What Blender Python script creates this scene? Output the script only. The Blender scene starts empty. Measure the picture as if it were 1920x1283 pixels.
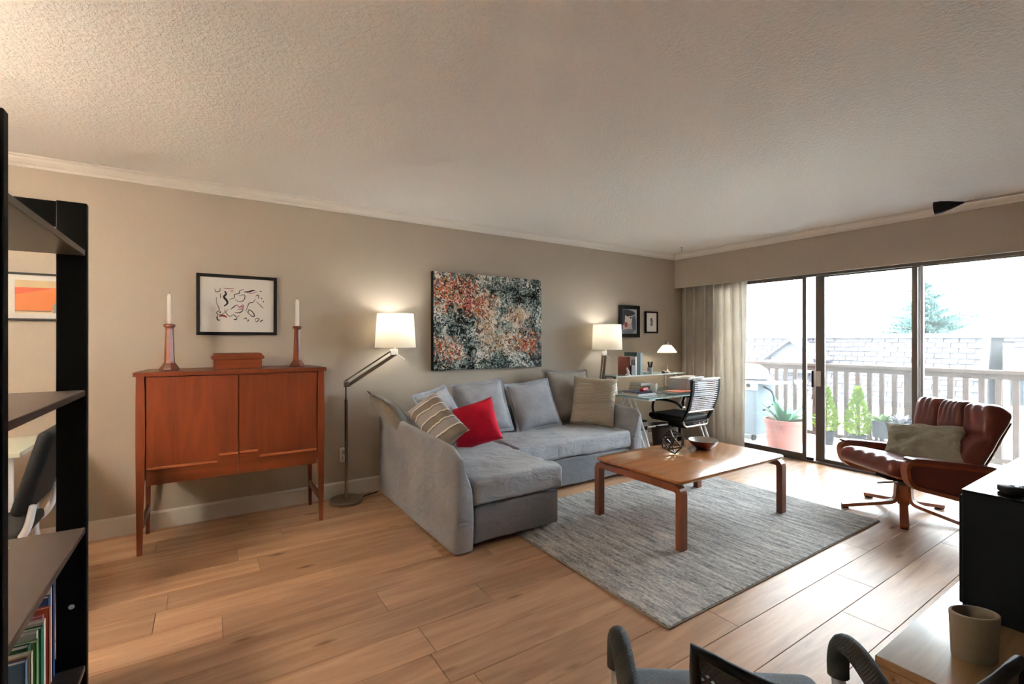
import bpy, bmesh, math, random
from mathutils import Vector, Matrix, noise
from math import sin, cos, pi, radians, sqrt, exp, atan2

# ------------------------------------------------------------------ camera, world, exposure
scene = bpy.context.scene
COL = scene.collection
F_PX, H_CAM, YAW = 881.0, 1.283, math.atan2(1350.0, 881.0)
cam_data = bpy.data.cameras.new('camera')
cam_data.sensor_width = 36.0
cam_data.lens = F_PX / 1920.0 * 36.0
cam_data.shift_y = -3.5 / 1920.0
cam_data.clip_start = 0.05
cam_data.clip_end = 400
cam = bpy.data.objects.new('camera', cam_data)
cam.location = (0, 0, H_CAM)
cam.rotation_euler = (pi / 2, 0, YAW - pi / 2)
COL.objects.link(cam)
scene.camera = cam

world = bpy.data.worlds.new('overcast_sky')
scene.world = world
world.use_nodes = True
bg = world.node_tree.nodes['Background']
bg.inputs[0].default_value = (0.87, 0.945, 1.0, 1)
bg.inputs[1].default_value = 10.5

vs = scene.view_settings
vs.view_transform = 'Standard'
vs.look = 'None'
vs.gamma = 1.0
vs.use_curve_mapping = False
vs.exposure = 1.55
scene.cycles.max_bounces = 14
scene.cycles.diffuse_bounces = 8
scene.cycles.transparent_max_bounces = 16

PENDANT_WATTS = 125.0     # dining lamp left of the picture
LAMP_WATTS = 2.0

# ------------------------------------------------------------------ materials
def lin(c):
    out = []
    for v in c[:3]:
        v = v / 255.0
        out.append(v / 12.92 if v <= 0.04045 else ((v + 0.055) / 1.055) ** 2.4)
    return (*out, 1.0)

MATS = {}

def newmat(name):
    m = bpy.data.materials.new(name)
    m.use_nodes = True
    nt = m.node_tree
    b = nt.nodes['Principled BSDF']
    MATS[name] = m
    return m, nt, b

def node(nt, kind, **kw):
    n = nt.nodes.new(kind)
    for k, v in kw.items():
        if k.startswith('i_'):
            n.inputs[k[2:].replace('_', ' ')].default_value = v
        else:
            setattr(n, k, v)
    return n

def ramp(nt, stops, interp='LINEAR'):
    n = nt.nodes.new('ShaderNodeValToRGB')
    n.color_ramp.interpolation = interp
    el = n.color_ramp.elements
    while len(el) < len(stops):
        el.new(0.5)
    for e, (p, c) in zip(el, stops):
        e.position = p
        e.color = c if len(c) == 4 else (*c, 1)
    return n

def coords(nt, scale=(1, 1, 1), rnd=False, kind='Object', rot=(0, 0, 0)):
    tc = nt.nodes.new('ShaderNodeTexCoord')
    mp = nt.nodes.new('ShaderNodeMapping')
    mp.inputs['Scale'].default_value = scale
    mp.inputs['Rotation'].default_value = rot
    nt.links.new(tc.outputs[kind], mp.inputs['Vector'])
    if rnd:
        oi = nt.nodes.new('ShaderNodeObjectInfo')
        mu = node(nt, 'ShaderNodeMath', operation='MULTIPLY')
        mu.inputs[1].default_value = 57.0
        nt.links.new(oi.outputs['Random'], mu.inputs[0])
        nt.links.new(mu.outputs[0], mp.inputs['Location'])
        return mp, oi
    return mp

def bump(nt, b, height, strength=0.3, dist=0.01):
    bm = node(nt, 'ShaderNodeBump')
    bm.inputs['Strength'].default_value = strength
    bm.inputs['Distance'].default_value = dist
    nt.links.new(height, bm.inputs['Height'])
    nt.links.new(bm.outputs[0], b.inputs['Normal'])

def plain(name, col, rough=0.5, metal=0.0, spec=0.5, bumps=None, var=None, coat=0.0):
    m, nt, b = newmat(name)
    c = lin(col)
    b.inputs['Base Color'].default_value = c
    b.inputs['Roughness'].default_value = rough
    b.inputs['Metallic'].default_value = metal
    b.inputs['Specular IOR Level'].default_value = spec
    if coat:
        b.inputs['Coat Weight'].default_value = coat
        b.inputs['Coat Roughness'].default_value = 0.1
    if bumps or var:
        mp = coords(nt)
    if var:
        n = node(nt, 'ShaderNodeTexNoise')
        n.inputs['Scale'].default_value = var[0]
        n.inputs['Detail'].default_value = 5
        nt.links.new(mp.outputs[0], n.inputs['Vector'])
        k = var[1]
        r = ramp(nt, [(0.3, tuple(x * (1 - k) for x in c[:3])), (0.7, tuple(min(1, x * (1 + k)) for x in c[:3]))])
        nt.links.new(n.outputs[0], r.inputs[0])
        nt.links.new(r.outputs[0], b.inputs['Base Color'])
    if bumps:
        n = node(nt, 'ShaderNodeTexNoise')
        n.inputs['Scale'].default_value = bumps[0]
        n.inputs['Detail'].default_value = bumps[3] if len(bumps) > 3 else 3
        nt.links.new(mp.outputs[0], n.inputs['Vector'])
        bump(nt, b, n.outputs[0], bumps[1], bumps[2])
    return m

def wood(name, dark, light, stretch=(1, 14, 14), scale=2.2, rough=0.4, rnd=False, contrast=0.5, coat=0.0, knots=False, tonevar=0.12, spec=0.5):
    m, nt, b = newmat(name)
    r = coords(nt, stretch, rnd)
    mp, oi = r if rnd else (r, None)
    n = node(nt, 'ShaderNodeTexNoise')
    n.inputs['Scale'].default_value = scale
    n.inputs['Detail'].default_value = 8
    n.inputs['Roughness'].default_value = 0.62
    n.inputs['Distortion'].default_value = 0.6
    nt.links.new(mp.outputs[0], n.inputs['Vector'])
    d, l = lin(dark), lin(light)
    rp = ramp(nt, [(0.5 - contrast / 2, d), (0.5 + contrast / 2, l)])
    nt.links.new(n.outputs[0], rp.inputs[0])
    col = rp.outputs[0]
    if knots:
        mp2, oi2 = coords(nt, (2.0, 6.5, 6.5), True)
        v = node(nt, 'ShaderNodeTexVoronoi')
        v.inputs['Scale'].default_value = 1.0
        nt.links.new(mp2.outputs[0], v.inputs['Vector'])
        kr = ramp(nt, [(0.03, (1, 1, 1)), (0.13, (0, 0, 0))])
        nt.links.new(v.outputs['Distance'], kr.inputs[0])
        mx = node(nt, 'ShaderNodeMixRGB', blend_type='MIX')
        nt.links.new(kr.outputs[0], mx.inputs[0])
        nt.links.new(col, mx.inputs[1])
        mx.inputs[2].default_value = lin((112, 74, 48))
        col = mx.outputs[0]
    if rnd:
        hs = node(nt, 'ShaderNodeHueSaturation')
        mr = node(nt, 'ShaderNodeMapRange')
        mr.inputs['To Min'].default_value = 1 - tonevar
        mr.inputs['To Max'].default_value = 1 + tonevar
        nt.links.new(oi.outputs['Random'], mr.inputs['Value'])
        nt.links.new(mr.outputs[0], hs.inputs['Value'])
        nt.links.new(col, hs.inputs['Color'])
        col = hs.outputs[0]
    nt.links.new(col, b.inputs['Base Color'])
    b.inputs['Roughness'].default_value = rough
    b.inputs['Specular IOR Level'].default_value = spec
    if coat:
        b.inputs['Coat Weight'].default_value = coat
        b.inputs['Coat Roughness'].default_value = 0.15
    bump(nt, b, n.outputs[0], 0.12, 0.002)
    return m

def fabric(name, c1, c2, rough=0.95, weave=420.0, mott=6.0, bs=0.35, bd=0.003, wrinkle=0.0):
    m, nt, b = newmat(name)
    mp = coords(nt)
    n = node(nt, 'ShaderNodeTexNoise')
    n.inputs['Scale'].default_value = mott
    n.inputs['Detail'].default_value = 6
    nt.links.new(mp.outputs[0], n.inputs['Vector'])
    n2 = node(nt, 'ShaderNodeTexNoise')
    n2.inputs['Scale'].default_value = weave
    n2.inputs['Detail'].default_value = 2
    nt.links.new(mp.outputs[0], n2.inputs['Vector'])
    ad = node(nt, 'ShaderNodeMath', operation='ADD')
    nt.links.new(n.outputs[0], ad.inputs[0])
    nt.links.new(n2.outputs[0], ad.inputs[1])
    rp = ramp(nt, [(0.36, lin(c1)), (0.64, lin(c2))])
    hf = node(nt, 'ShaderNodeMath', operation='MULTIPLY')
    hf.inputs[1].default_value = 0.5
    nt.links.new(ad.outputs[0], hf.inputs[0])
    nt.links.new(hf.outputs[0], rp.inputs[0])
    nt.links.new(rp.outputs[0], b.inputs['Base Color'])
    b.inputs['Roughness'].default_value = rough
    b.inputs['Specular IOR Level'].default_value = 0.2
    b.inputs['Sheen Weight'].default_value = 0.15
    bump(nt, b, n2.outputs[0], bs, bd)
    if wrinkle:
        fine = b.inputs['Normal'].links[0].from_node
        mp3 = coords(nt, (1.0, 1.0, 1.6))
        n4 = node(nt, 'ShaderNodeTexNoise')
        n4.inputs['Scale'].default_value = 7
        n4.inputs['Detail'].default_value = 3
        n4.inputs['Distortion'].default_value = 1.4
        nt.links.new(mp3.outputs[0], n4.inputs['Vector'])
        b2 = node(nt, 'ShaderNodeBump')
        b2.inputs['Strength'].default_value = wrinkle
        b2.inputs['Distance'].default_value = 0.03
        nt.links.new(n4.outputs[0], b2.inputs['Height'])
        nt.links.new(b2.outputs[0], fine.inputs['Normal'])
    return m

# --- concrete materials
plain('wall_paint', (180, 170, 156), 0.75, spec=0.25, bumps=(260, 0.12, 0.002))
m, nt, b = newmat('popcorn_ceiling')
b.inputs['Base Color'].default_value = lin((216, 213, 208))
b.inputs['Roughness'].default_value = 0.95
b.inputs['Specular IOR Level'].default_value = 0.1
mp = coords(nt)
n = node(nt, 'ShaderNodeTexNoise')
n.inputs['Scale'].default_value = 62
n.inputs['Detail'].default_value = 3
n.inputs['Roughness'].default_value = 0.6
nt.links.new(mp.outputs[0], n.inputs['Vector'])
rp = ramp(nt, [(0.42, (0, 0, 0)), (0.62, (1, 1, 1))])
nt.links.new(n.outputs[0], rp.inputs[0])
bump(nt, b, rp.outputs[0], 0.42, 0.008)
b.inputs['Base Color'].default_value = lin((238, 237, 235))
plain('white_trim', (226, 223, 217), 0.45, bumps=(40, 0.05, 0.002))
wood('oak_plank', (144, 106, 80), (202, 164, 130), (1.0, 11, 11), 1.7, 0.38, True, 0.6, knots=True, tonevar=0.15, spec=0.25)
plain('subfloor', (60, 45, 34), 0.8, bumps=(30, 0.1, 0.002))
wood('teak', (82, 32, 12), (122, 55, 23), (9, 9, 1.0), 1.8, 0.38, False, 0.5, coat=0.15)
wood('teak_x', (84, 34, 13), (124, 58, 26), (1.0, 12, 12), 2.0, 0.36, False, 0.5, coat=0.2)
wood('teak_edge', (146, 78, 44), (180, 106, 64), (1.0, 12, 12), 2.0, 0.4, False, 0.5)
wood('teak_dark', (62, 24, 11), (96, 42, 20), (9, 9, 1.0), 2.0, 0.4, False, 0.5, coat=0.1)
wood('table_top_wood', (146, 86, 42), (188, 128, 74), (1.0, 10, 10), 2.4, 0.22, False, 0.55, coat=0.6)
wood('table_leg_wood', (100, 52, 32), (136, 78, 50), (10, 10, 1.0), 2.0, 0.35, False, 0.5)
wood('bentwood', (116, 58, 30), (158, 88, 48), (4, 4, 4), 2.5, 0.35, False, 0.5, coat=0.2)
wood('bench_wood', (118, 92, 66), (150, 122, 92), (1.0, 12, 12), 2.0, 0.16, False, 0.5, coat=1.0)
wood('bench_wood_end', (112, 84, 58), (138, 108, 78), (8, 2, 8), 2.0, 0.4, False, 0.5)
plain('black_brown', (9, 9, 10), 0.6, spec=0.08, bumps=(60, 0.06, 0.002))
plain('shelf_brown', (58, 48, 44), 0.4, bumps=(60, 0.06, 0.002), var=(8, 0.08))
plain('black_matte', (15, 16, 18), 0.6, spec=0.2, bumps=(200, 0.05, 0.001))
plain('black_cabinet', (9, 13, 19), 0.6, spec=0.1, bumps=(80, 0.05, 0.001))
plain('black_gloss_top', (18, 20, 24), 0.16, spec=0.6, bumps=(5, 0.01, 0.001))
plain('chrome', (186, 182, 176), 0.22, 1.0, bumps=(3, 0.01, 0.001))
plain('brushed_steel', (150, 140, 128), 0.34, 1.0, bumps=(90, 0.03, 0.001))
plain('white_metal', (228, 228, 228), 0.35, bumps=(5, 0.01, 0.001))
plain('white_plastic', (226, 224, 220), 0.4, bumps=(5, 0.01, 0.001))
plain('grey_plastic', (176, 178, 182), 0.4, bumps=(5, 0.01, 0.001))
plain('candle_wax', (238, 236, 230), 0.5, bumps=(20, 0.03, 0.001))
plain('paper', (232, 230, 226), 0.8, bumps=(60, 0.02, 0.001))
plain('ink', (38, 30, 36), 0.8, var=(40, 0.3))
plain('ink_pink', (190, 140, 160), 0.8, var=(40, 0.2))
plain('ink_red', (150, 62, 52), 0.8, var=(40, 0.2))
fabric('sofa_fabric', (136, 138, 143), (168, 170, 175), weave=330, mott=3, wrinkle=0.5)
fabric('sofa_base_shaded', (104, 106, 112), (132, 135, 141), weave=330, mott=3, wrinkle=0.3)  # sofa cloth with the shade of its low front put into the colour
fabric('cushion_grey', (136, 139, 146), (168, 171, 178), weave=330, mott=5, wrinkle=0.4)
fabric('cushion_taupe', (118, 112, 104), (150, 144, 136), weave=330, mott=5)
fabric('cushion_red', (168, 14, 40), (204, 24, 56), weave=500, mott=8)
fabric('linen_green', (146, 144, 128), (178, 176, 160), weave=330, mott=8, wrinkle=0.7)
fabric('curtain_fabric', (208, 201, 191), (230, 224, 215), weave=300, mott=4)
fabric('seat_blue_grey', (96, 108, 120), (122, 134, 146), weave=300, mott=9)
plain('rug_backing', (150, 140, 128), 0.95, bumps=(300, 0.2, 0.002))
plain('leather', (100, 44, 38), 0.3, spec=0.6, bumps=(140, 0.14, 0.002, 4), var=(7, 0.16))
plain('leather_side', (92, 40, 36), 0.45, spec=0.5, bumps=(160, 0.12, 0.002, 4), var=(6, 0.12))
plain('concrete_pot', (110, 102, 90), 0.85, bumps=(60, 0.25, 0.003, 5), var=(14, 0.14))
plain('soil', (70, 56, 44), 0.95, bumps=(80, 0.6, 0.01), var=(30, 0.3), spec=0.1)
plain('terracotta', (146, 94, 86), 0.7, bumps=(30, 0.1, 0.003), var=(6, 0.08), spec=0.1)
plain('pot_black', (46, 48, 54), 0.6, bumps=(30, 0.1, 0.002), spec=0.1)
plain('leaf_agave', (66, 112, 82), 0.5, var=(12, 0.2), spec=0.1)
plain('leaf_conifer', (102, 126, 34), 0.7, var=(18, 0.35), spec=0.1)
plain('leaf_fir', (94, 118, 115), 0.8, var=(1.2, 0.3), spec=0.1)
plain('leaf_cabbage', (104, 104, 114), 0.7, var=(20, 0.3), spec=0.1)
plain('leaf_green', (92, 120, 74), 0.6, var=(14, 0.3), spec=0.1)
plain('bark', (84, 66, 52), 0.9, bumps=(20, 0.5, 0.02), spec=0.1)
wood('rail_wood', (62, 52, 49), (88, 76, 72), (6, 6, 6), 1.5, 0.8, False, 0.5, spec=0.08)
plain('balcony_concrete', (200, 198, 195), 0.9, bumps=(40, 0.2, 0.004), var=(3, 0.06), spec=0.1)
plain('asphalt', (112, 111, 112), 0.95, bumps=(10, 0.2, 0.01), var=(0.6, 0.1), spec=0.1)
plain('bronze_aluminium', (92, 86, 84), 0.42, 0.5, bumps=(60, 0.04, 0.001))
plain('aluminium', (150, 150, 152), 0.35, 0.7, bumps=(60, 0.04, 0.001))
plain('stucco', (214, 208, 198), 0.9, bumps=(30, 0.2, 0.004), spec=0.1)
plain('concrete_far', (118, 122, 124), 0.9, bumps=(4, 0.2, 0.02), var=(0.4, 0.08), spec=0.1)
plain('grill_cover', (92, 102, 112), 0.6, bumps=(12, 0.2, 0.01), var=(5, 0.1), spec=0.1)
plain('dark_glass', (40, 46, 54), 0.1, bumps=(1, 0.01, 0.001))
plain('gable_wood', (92, 94, 100), 0.8, bumps=(20, 0.2, 0.005), var=(4, 0.1), spec=0.1)
m, nt, b = newmat('shingle')
mp, oi = coords(nt, (1, 1, 1), True)
n = node(nt, 'ShaderNodeTexNoise')
n.inputs['Scale'].default_value = 14
n.inputs['Detail'].default_value = 6
nt.links.new(mp.outputs[0], n.inputs['Vector'])
rp = ramp(nt, [(0.3, lin((70, 70, 76))), (0.7, lin((98, 97, 103)))])
nt.links.new(n.outputs[0], rp.inputs[0])
hs = node(nt, 'ShaderNodeHueSaturation')
mr = node(nt, 'ShaderNodeMapRange')
mr.inputs['To Min'].default_value = 0.88
mr.inputs['To Max'].default_value = 1.1
nt.links.new(oi.outputs['Random'], mr.inputs['Value'])
nt.links.new(mr.outputs[0], hs.inputs['Value'])
nt.links.new(rp.outputs[0], hs.inputs['Color'])
nt.links.new(hs.outputs[0], b.inputs['Base Color'])
b.inputs['Roughness'].default_value = 0.9
b.inputs['Specular IOR Level'].default_value = 0.08
bump(nt, b, n.outputs[0], 0.3, 0.01)

m = MATS['curtain_fabric']
nt = m.node_tree
b = nt.nodes['Principled BSDF']
tl = node(nt, 'ShaderNodeBsdfTranslucent')
nt.links.new(b.inputs['Base Color'].links[0].from_socket, tl.inputs[0])
mx = node(nt, 'ShaderNodeMixShader')
mx.inputs[0].default_value = 0.4
nt.links.new(b.outputs[0], mx.inputs[1])
nt.links.new(tl.outputs[0], mx.inputs[2])
nt.links.new(mx.outputs[0], nt.nodes['Material Output'].inputs[0])

# window glass: clear, mirror-like at grazing angles, with a pale veil painted in for the outdoor glare
m, nt, b = newmat('window_glass')
nt.nodes.remove(b)
out = nt.nodes['Material Output']
tr = node(nt, 'ShaderNodeBsdfTransparent')
tr.inputs[0].default_value = (0.95, 0.97, 0.97, 1)
gl = node(nt, 'ShaderNodeBsdfGlossy')
gl.inputs['Roughness'].default_value = 0.02
fr = node(nt, 'ShaderNodeFresnel')
fr.inputs['IOR'].default_value = 1.45
mx = node(nt, 'ShaderNodeMixShader')
nt.links.new(fr.outputs[0], mx.inputs[0])
nt.links.new(tr.outputs[0], mx.inputs[1])
nt.links.new(gl.outputs[0], mx.inputs[2])
dt = node(nt, 'ShaderNodeTexNoise')
dt.inputs['Scale'].default_value = 2.5
dt.inputs['Detail'].default_value = 6
mp = coords(nt)
nt.links.new(mp.outputs[0], dt.inputs['Vector'])
dr = ramp(nt, [(0.2, (0.008, 0.008, 0.008)), (0.9, (0.022, 0.022, 0.022))])
nt.links.new(dt.outputs[0], dr.inputs[0])
tl = node(nt, 'ShaderNodeBsdfTranslucent')
tl.inputs[0].default_value = (0.9, 0.95, 0.95, 1)
mx2 = node(nt, 'ShaderNodeMixShader')
nt.links.new(dr.outputs[0], mx2.inputs[0])
nt.links.new(mx.outputs[0], mx2.inputs[1])
nt.links.new(tl.outputs[0], mx2.inputs[2])
nt.links.new(mx2.outputs[0], out.inputs[0])

# greenish desk glass
m, nt, b = newmat('desk_glass')
nt.nodes.remove(b)
out = nt.nodes['Material Output']
tr = node(nt, 'ShaderNodeBsdfTransparent')
tr.inputs[0].default_value = (0.66, 0.78, 0.76, 1)
gl = node(nt, 'ShaderNodeBsdfGlossy')
gl.inputs['Roughness'].default_value = 0.05
fr = node(nt, 'ShaderNodeFresnel')
fr.inputs['IOR'].default_value = 1.5
mx = node(nt, 'ShaderNodeMixShader')
nt.links.new(fr.outputs[0], mx.inputs[0])
nt.links.new(tr.outputs[0], mx.inputs[1])
nt.links.new(gl.outputs[0], mx.inputs[2])
tl = node(nt, 'ShaderNodeBsdfDiffuse')
tl.inputs[0].default_value = lin((190, 212, 208))
mx2 = node(nt, 'ShaderNodeMixShader')
mx2.inputs[0].default_value = 0.22
nt.links.new(mx.outputs[0], mx2.inputs[1])
nt.links.new(tl.outputs[0], mx2.inputs[2])
nt.links.new(mx2.outputs[0], out.inputs[0])

# lampshade cloth lets light through
m, nt, b = newmat('lampshade_cloth')
out = nt.nodes['Material Output']
b.inputs['Base Color'].default_value = lin((236, 233, 224))
b.inputs['Roughness'].default_value = 0.9
mp = coords(nt)
n = node(nt, 'ShaderNodeTexNoise')
n.inputs['Scale'].default_value = 300
nt.links.new(mp.outputs[0], n.inputs['Vector'])
bump(nt, b, n.outputs[0], 0.1, 0.001)
tl = node(nt, 'ShaderNodeBsdfTranslucent')
tl.inputs[0].default_value = lin((238, 234, 224))
mx = node(nt, 'ShaderNodeMixShader')
mx.inputs[0].default_value = 0.5
nt.links.new(b.outputs[0], mx.inputs[1])
nt.links.new(tl.outputs[0], mx.inputs[2])
nt.links.new(mx.outputs[0], out.inputs[0])

m, nt, b = newmat('opal_glass')
out = nt.nodes['Material Output']
b.inputs['Base Color'].default_value = lin((245, 243, 238))
tl = node(nt, 'ShaderNodeBsdfTranslucent')
tl.inputs[0].default_value = lin((250, 248, 244))
mx = node(nt, 'ShaderNodeMixShader')
mx.inputs[0].default_value = 0.85
nt.links.new(b.outputs[0], mx.inputs[1])
nt.links.new(tl.outputs[0], mx.inputs[2])
nt.links.new(mx.outputs[0], out.inputs[0])

# perforated office-chair mesh
def mesh_cloth(name, col, freq, open_w):
    m, nt, b = newmat(name)
    out = nt.nodes['Material Output']
    b.inputs['Base Color'].default_value = lin(col)
    b.inputs['Roughness'].default_value = 0.6
    mp = coords(nt)
    sx = node(nt, 'ShaderNodeSeparateXYZ')
    nt.links.new(mp.outputs[0], sx.inputs[0])
    outs = []
    for sg in (1, -1):
        a = node(nt, 'ShaderNodeMath', operation='MULTIPLY')
        a.inputs[1].default_value = sg
        nt.links.new(sx.outputs['Z'], a.inputs[0])
        c = node(nt, 'ShaderNodeMath', operation='ADD')
        nt.links.new(sx.outputs['Y'], c.inputs[0])
        nt.links.new(a.outputs[0], c.inputs[1])
        d = node(nt, 'ShaderNodeMath', operation='MULTIPLY')
        d.inputs[1].default_value = freq
        nt.links.new(c.outputs[0], d.inputs[0])
        s = node(nt, 'ShaderNodeMath', operation='SINE')
        nt.links.new(d.outputs[0], s.inputs[0])
        g = node(nt, 'ShaderNodeMath', operation='GREATER_THAN')
        g.inputs[1].default_value = open_w
        nt.links.new(s.outputs[0], g.inputs[0])
        outs.append(g)
    mu = node(nt, 'ShaderNodeMath', operation='MULTIPLY')
    nt.links.new(outs[0].outputs[0], mu.inputs[0])
    nt.links.new(outs[1].outputs[0], mu.inputs[1])
    tr = node(nt, 'ShaderNodeBsdfTransparent')
    mx = node(nt, 'ShaderNodeMixShader')
    nt.links.new(mu.outputs[0], mx.inputs[0])
    nt.links.new(b.outputs[0], mx.inputs[1])
    nt.links.new(tr.outputs[0], mx.inputs[2])
    nt.links.new(mx.outputs[0], out.inputs[0])
mesh_cloth('chair_mesh', (16, 17, 19), 520, 0.1)

# ribbed foam sleeve
m, nt, b = newmat('foam_sleeve')
b.inputs['Base Color'].default_value = lin((20, 21, 24))
b.inputs['Roughness'].default_value = 0.75
mp = coords(nt)
wv = node(nt, 'ShaderNodeTexWave', wave_type='BANDS', bands_direction='DIAGONAL')
wv.inputs['Scale'].default_value = 75
nt.links.new(mp.outputs[0], wv.inputs['Vector'])
bump(nt, b, wv.outputs[0], 0.25, 0.002)

# striped cushion: taupe bands and cream lines across its length (local y)
m, nt, b = newmat('cushion_striped')
mp = coords(nt)
sx = node(nt, 'ShaderNodeSeparateXYZ')
nt.links.new(mp.outputs[0], sx.inputs[0])
mu = node(nt, 'ShaderNodeMath', operation='MULTIPLY')
mu.inputs[1].default_value = 1 / 0.205
nt.links.new(sx.outputs['X'], mu.inputs[0])
frc = node(nt, 'ShaderNodeMath', operation='FRACT')
nt.links.new(mu.outputs[0], frc.inputs[0])
T1, T2, CR, CH = lin((112, 102, 94)), lin((150, 146, 146)), lin((222, 216, 208)), lin((58, 54, 54))
rp = ramp(nt, [(0.0, CR), (0.075, CR), (0.078, CH), (0.12, T1), (0.42, T1), (0.47, CR), (0.545, CR), (0.55, CH), (0.59, T2), (0.995, T2)], 'CONSTANT')
nt.links.new(frc.outputs[0], rp.inputs[0])
nt.links.new(rp.outputs[0], b.inputs['Base Color'])
b.inputs['Roughness'].default_value = 0.95
n = node(nt, 'ShaderNodeTexNoise')
n.inputs['Scale'].default_value = 350
nt.links.new(mp.outputs[0], n.inputs['Vector'])
bump(nt, b, n.outputs[0], 0.3, 0.002)

# ribbed cream knit
m, nt, b = newmat('cushion_knit')
b.inputs['Base Color'].default_value = lin((196, 184, 166))
b.inputs['Roughness'].default_value = 0.95
mp = coords(nt)
wv = node(nt, 'ShaderNodeTexWave', wave_type='BANDS', bands_direction='Y')
wv.inputs['Scale'].default_value = 22
wv.inputs['Distortion'].default_value = 0.6
nt.links.new(mp.outputs[0], wv.inputs['Vector'])
bump(nt, b, wv.outputs[0], 0.8, 0.01)

# distressed grey rug, streaks along local y
m, nt, b = newmat('rug_pile')
mp = coords(nt, (11, 1.4, 1))
n = node(nt, 'ShaderNodeTexNoise')
n.inputs['Scale'].default_value = 3.0
n.inputs['Detail'].default_value = 9
n.inputs['Roughness'].default_value = 0.75
nt.links.new(mp.outputs[0], n.inputs['Vector'])
mp2 = coords(nt, (60, 14, 1))
n2 = node(nt, 'ShaderNodeTexNoise')
n2.inputs['Scale'].default_value = 3.0
n2.inputs['Detail'].default_value = 4
nt.links.new(mp2.outputs[0], n2.inputs['Vector'])
ad = node(nt, 'ShaderNodeMath', operation='MULTIPLY_ADD')
ad.inputs[1].default_value = 0.55
nt.links.new(n2.outputs[0], ad.inputs[0])
nt.links.new(n.outputs[0], ad.inputs[2])
rp = ramp(nt, [(0.58, lin((92, 92, 94))), (0.70, lin((138, 137, 136))), (0.80, lin((172, 169, 166))), (0.92, lin((204, 200, 195)))])
nt.links.new(ad.outputs[0], rp.inputs[0])
nt.links.new(rp.outputs[0], b.inputs['Base Color'])
b.inputs['Roughness'].default_value = 0.98
b.inputs['Specular IOR Level'].default_value = 0.1
n3 = node(nt, 'ShaderNodeTexNoise')
n3.inputs['Scale'].default_value = 400
nt.links.new(coords(nt).outputs[0], n3.inputs['Vector'])
bump(nt, b, n3.outputs[0], 0.5, 0.004)

# splattered abstract painting (local x across, z up, metres from its centre)
m, nt, b = newmat('splatter_painting')
tc = nt.nodes.new('ShaderNodeTexCoord')
def warped(scale, amp, detail=3):
    nn = node(nt, 'ShaderNodeTexNoise')
    nn.inputs['Scale'].default_value = scale
    nn.inputs['Detail'].default_value = detail
    nt.links.new(tc.outputs['Object'], nn.inputs['Vector'])
    s = node(nt, 'ShaderNodeVectorMath', operation='SUBTRACT')
    s.inputs[1].default_value = (0.5, 0.5, 0.5)
    nt.links.new(nn.outputs['Color'], s.inputs[0])
    k = node(nt, 'ShaderNodeVectorMath', operation='SCALE')
    k.inputs['Scale'].default_value = amp
    nt.links.new(s.outputs[0], k.inputs[0])
    a = node(nt, 'ShaderNodeVectorMath', operation='ADD')
    nt.links.new(tc.outputs['Object'], a.inputs[0])
    nt.links.new(k.outputs[0], a.inputs[1])
    return a.outputs[0]
w1 = warped(16, 0.22)
vo = node(nt, 'ShaderNodeTexVoronoi')
vo.inputs['Scale'].default_value = 44
vo.inputs['Randomness'].default_value = 1.0
nt.links.new(w1, vo.inputs['Vector'])
sep = node(nt, 'ShaderNodeSeparateColor')
nt.links.new(vo.outputs['Color'], sep.inputs[0])
big = node(nt, 'ShaderNodeTexNoise')
big.inputs['Scale'].default_value = 5
big.inputs['Detail'].default_value = 4
nt.links.new(tc.outputs['Object'], big.inputs['Vector'])
mxv = node(nt, 'ShaderNodeMath', operation='MULTIPLY_ADD')
mxv.inputs[1].default_value = 0.62
nt.links.new(sep.outputs[0], mxv.inputs[0])
bsc = node(nt, 'ShaderNodeMath', operation='MULTIPLY_ADD')
bsc.inputs[1].default_value = 1.5
bsc.inputs[2].default_value = -0.5
nt.links.new(big.outputs[0], bsc.inputs[0])
nt.links.new(bsc.outputs[0], mxv.inputs[2])
cool = ramp(nt, [(0.0, lin((12, 14, 17))), (0.26, lin((36, 44, 48))), (0.38, lin((80, 94, 94))), (0.48, lin((122, 142, 134))), (0.58, lin((62, 70, 70))), (0.66, lin((160, 170, 164))), (0.8, lin((220, 215, 208)))], 'CONSTANT')
nt.links.new(mxv.outputs[0], cool.inputs[0])
warm = ramp(nt, [(0.0, lin((60, 34, 30))), (0.1, lin((146, 66, 52))), (0.2, lin((196, 100, 62))), (0.32, lin((170, 126, 78))), (0.44, lin((206, 172, 152))), (0.58, lin((222, 206, 188))), (0.72, lin((96, 92, 88))), (0.9, lin((180, 100, 100)))], 'CONSTANT')
nt.links.new(sep.outputs[1], warm.inputs[0])
pink = ramp(nt, [(0.0, lin((92, 70, 64))), (0.2, lin((176, 150, 122))), (0.5, lin((204, 188, 164))), (0.75, lin((222, 210, 196))), (0.9, lin((150, 112, 84)))], 'CONSTANT')
nt.links.new(sep.outputs[2], pink.inputs[0])
def blob(cx, cz, rx, rz):
    s = node(nt, 'ShaderNodeVectorMath', operation='SUBTRACT')
    s.inputs[1].default_value = (cx, 0, cz)
    nt.links.new(w1, s.inputs[0])
    k = node(nt, 'ShaderNodeVectorMath', operation='MULTIPLY')
    k.inputs[1].default_value = (1 / rx, 0, 1 / rz)
    nt.links.new(s.outputs[0], k.inputs[0])
    l = node(nt, 'ShaderNodeVectorMath', operation='LENGTH')
    nt.links.new(k.outputs[0], l.inputs[0])
    r = node(nt, 'ShaderNodeMapRange')
    r.inputs['From Min'].default_value = 1.45
    r.inputs['From Max'].default_value = 0.35
    nt.links.new(l.outputs['Value'], r.inputs['Value'])
    return r.outputs[0]
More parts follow.
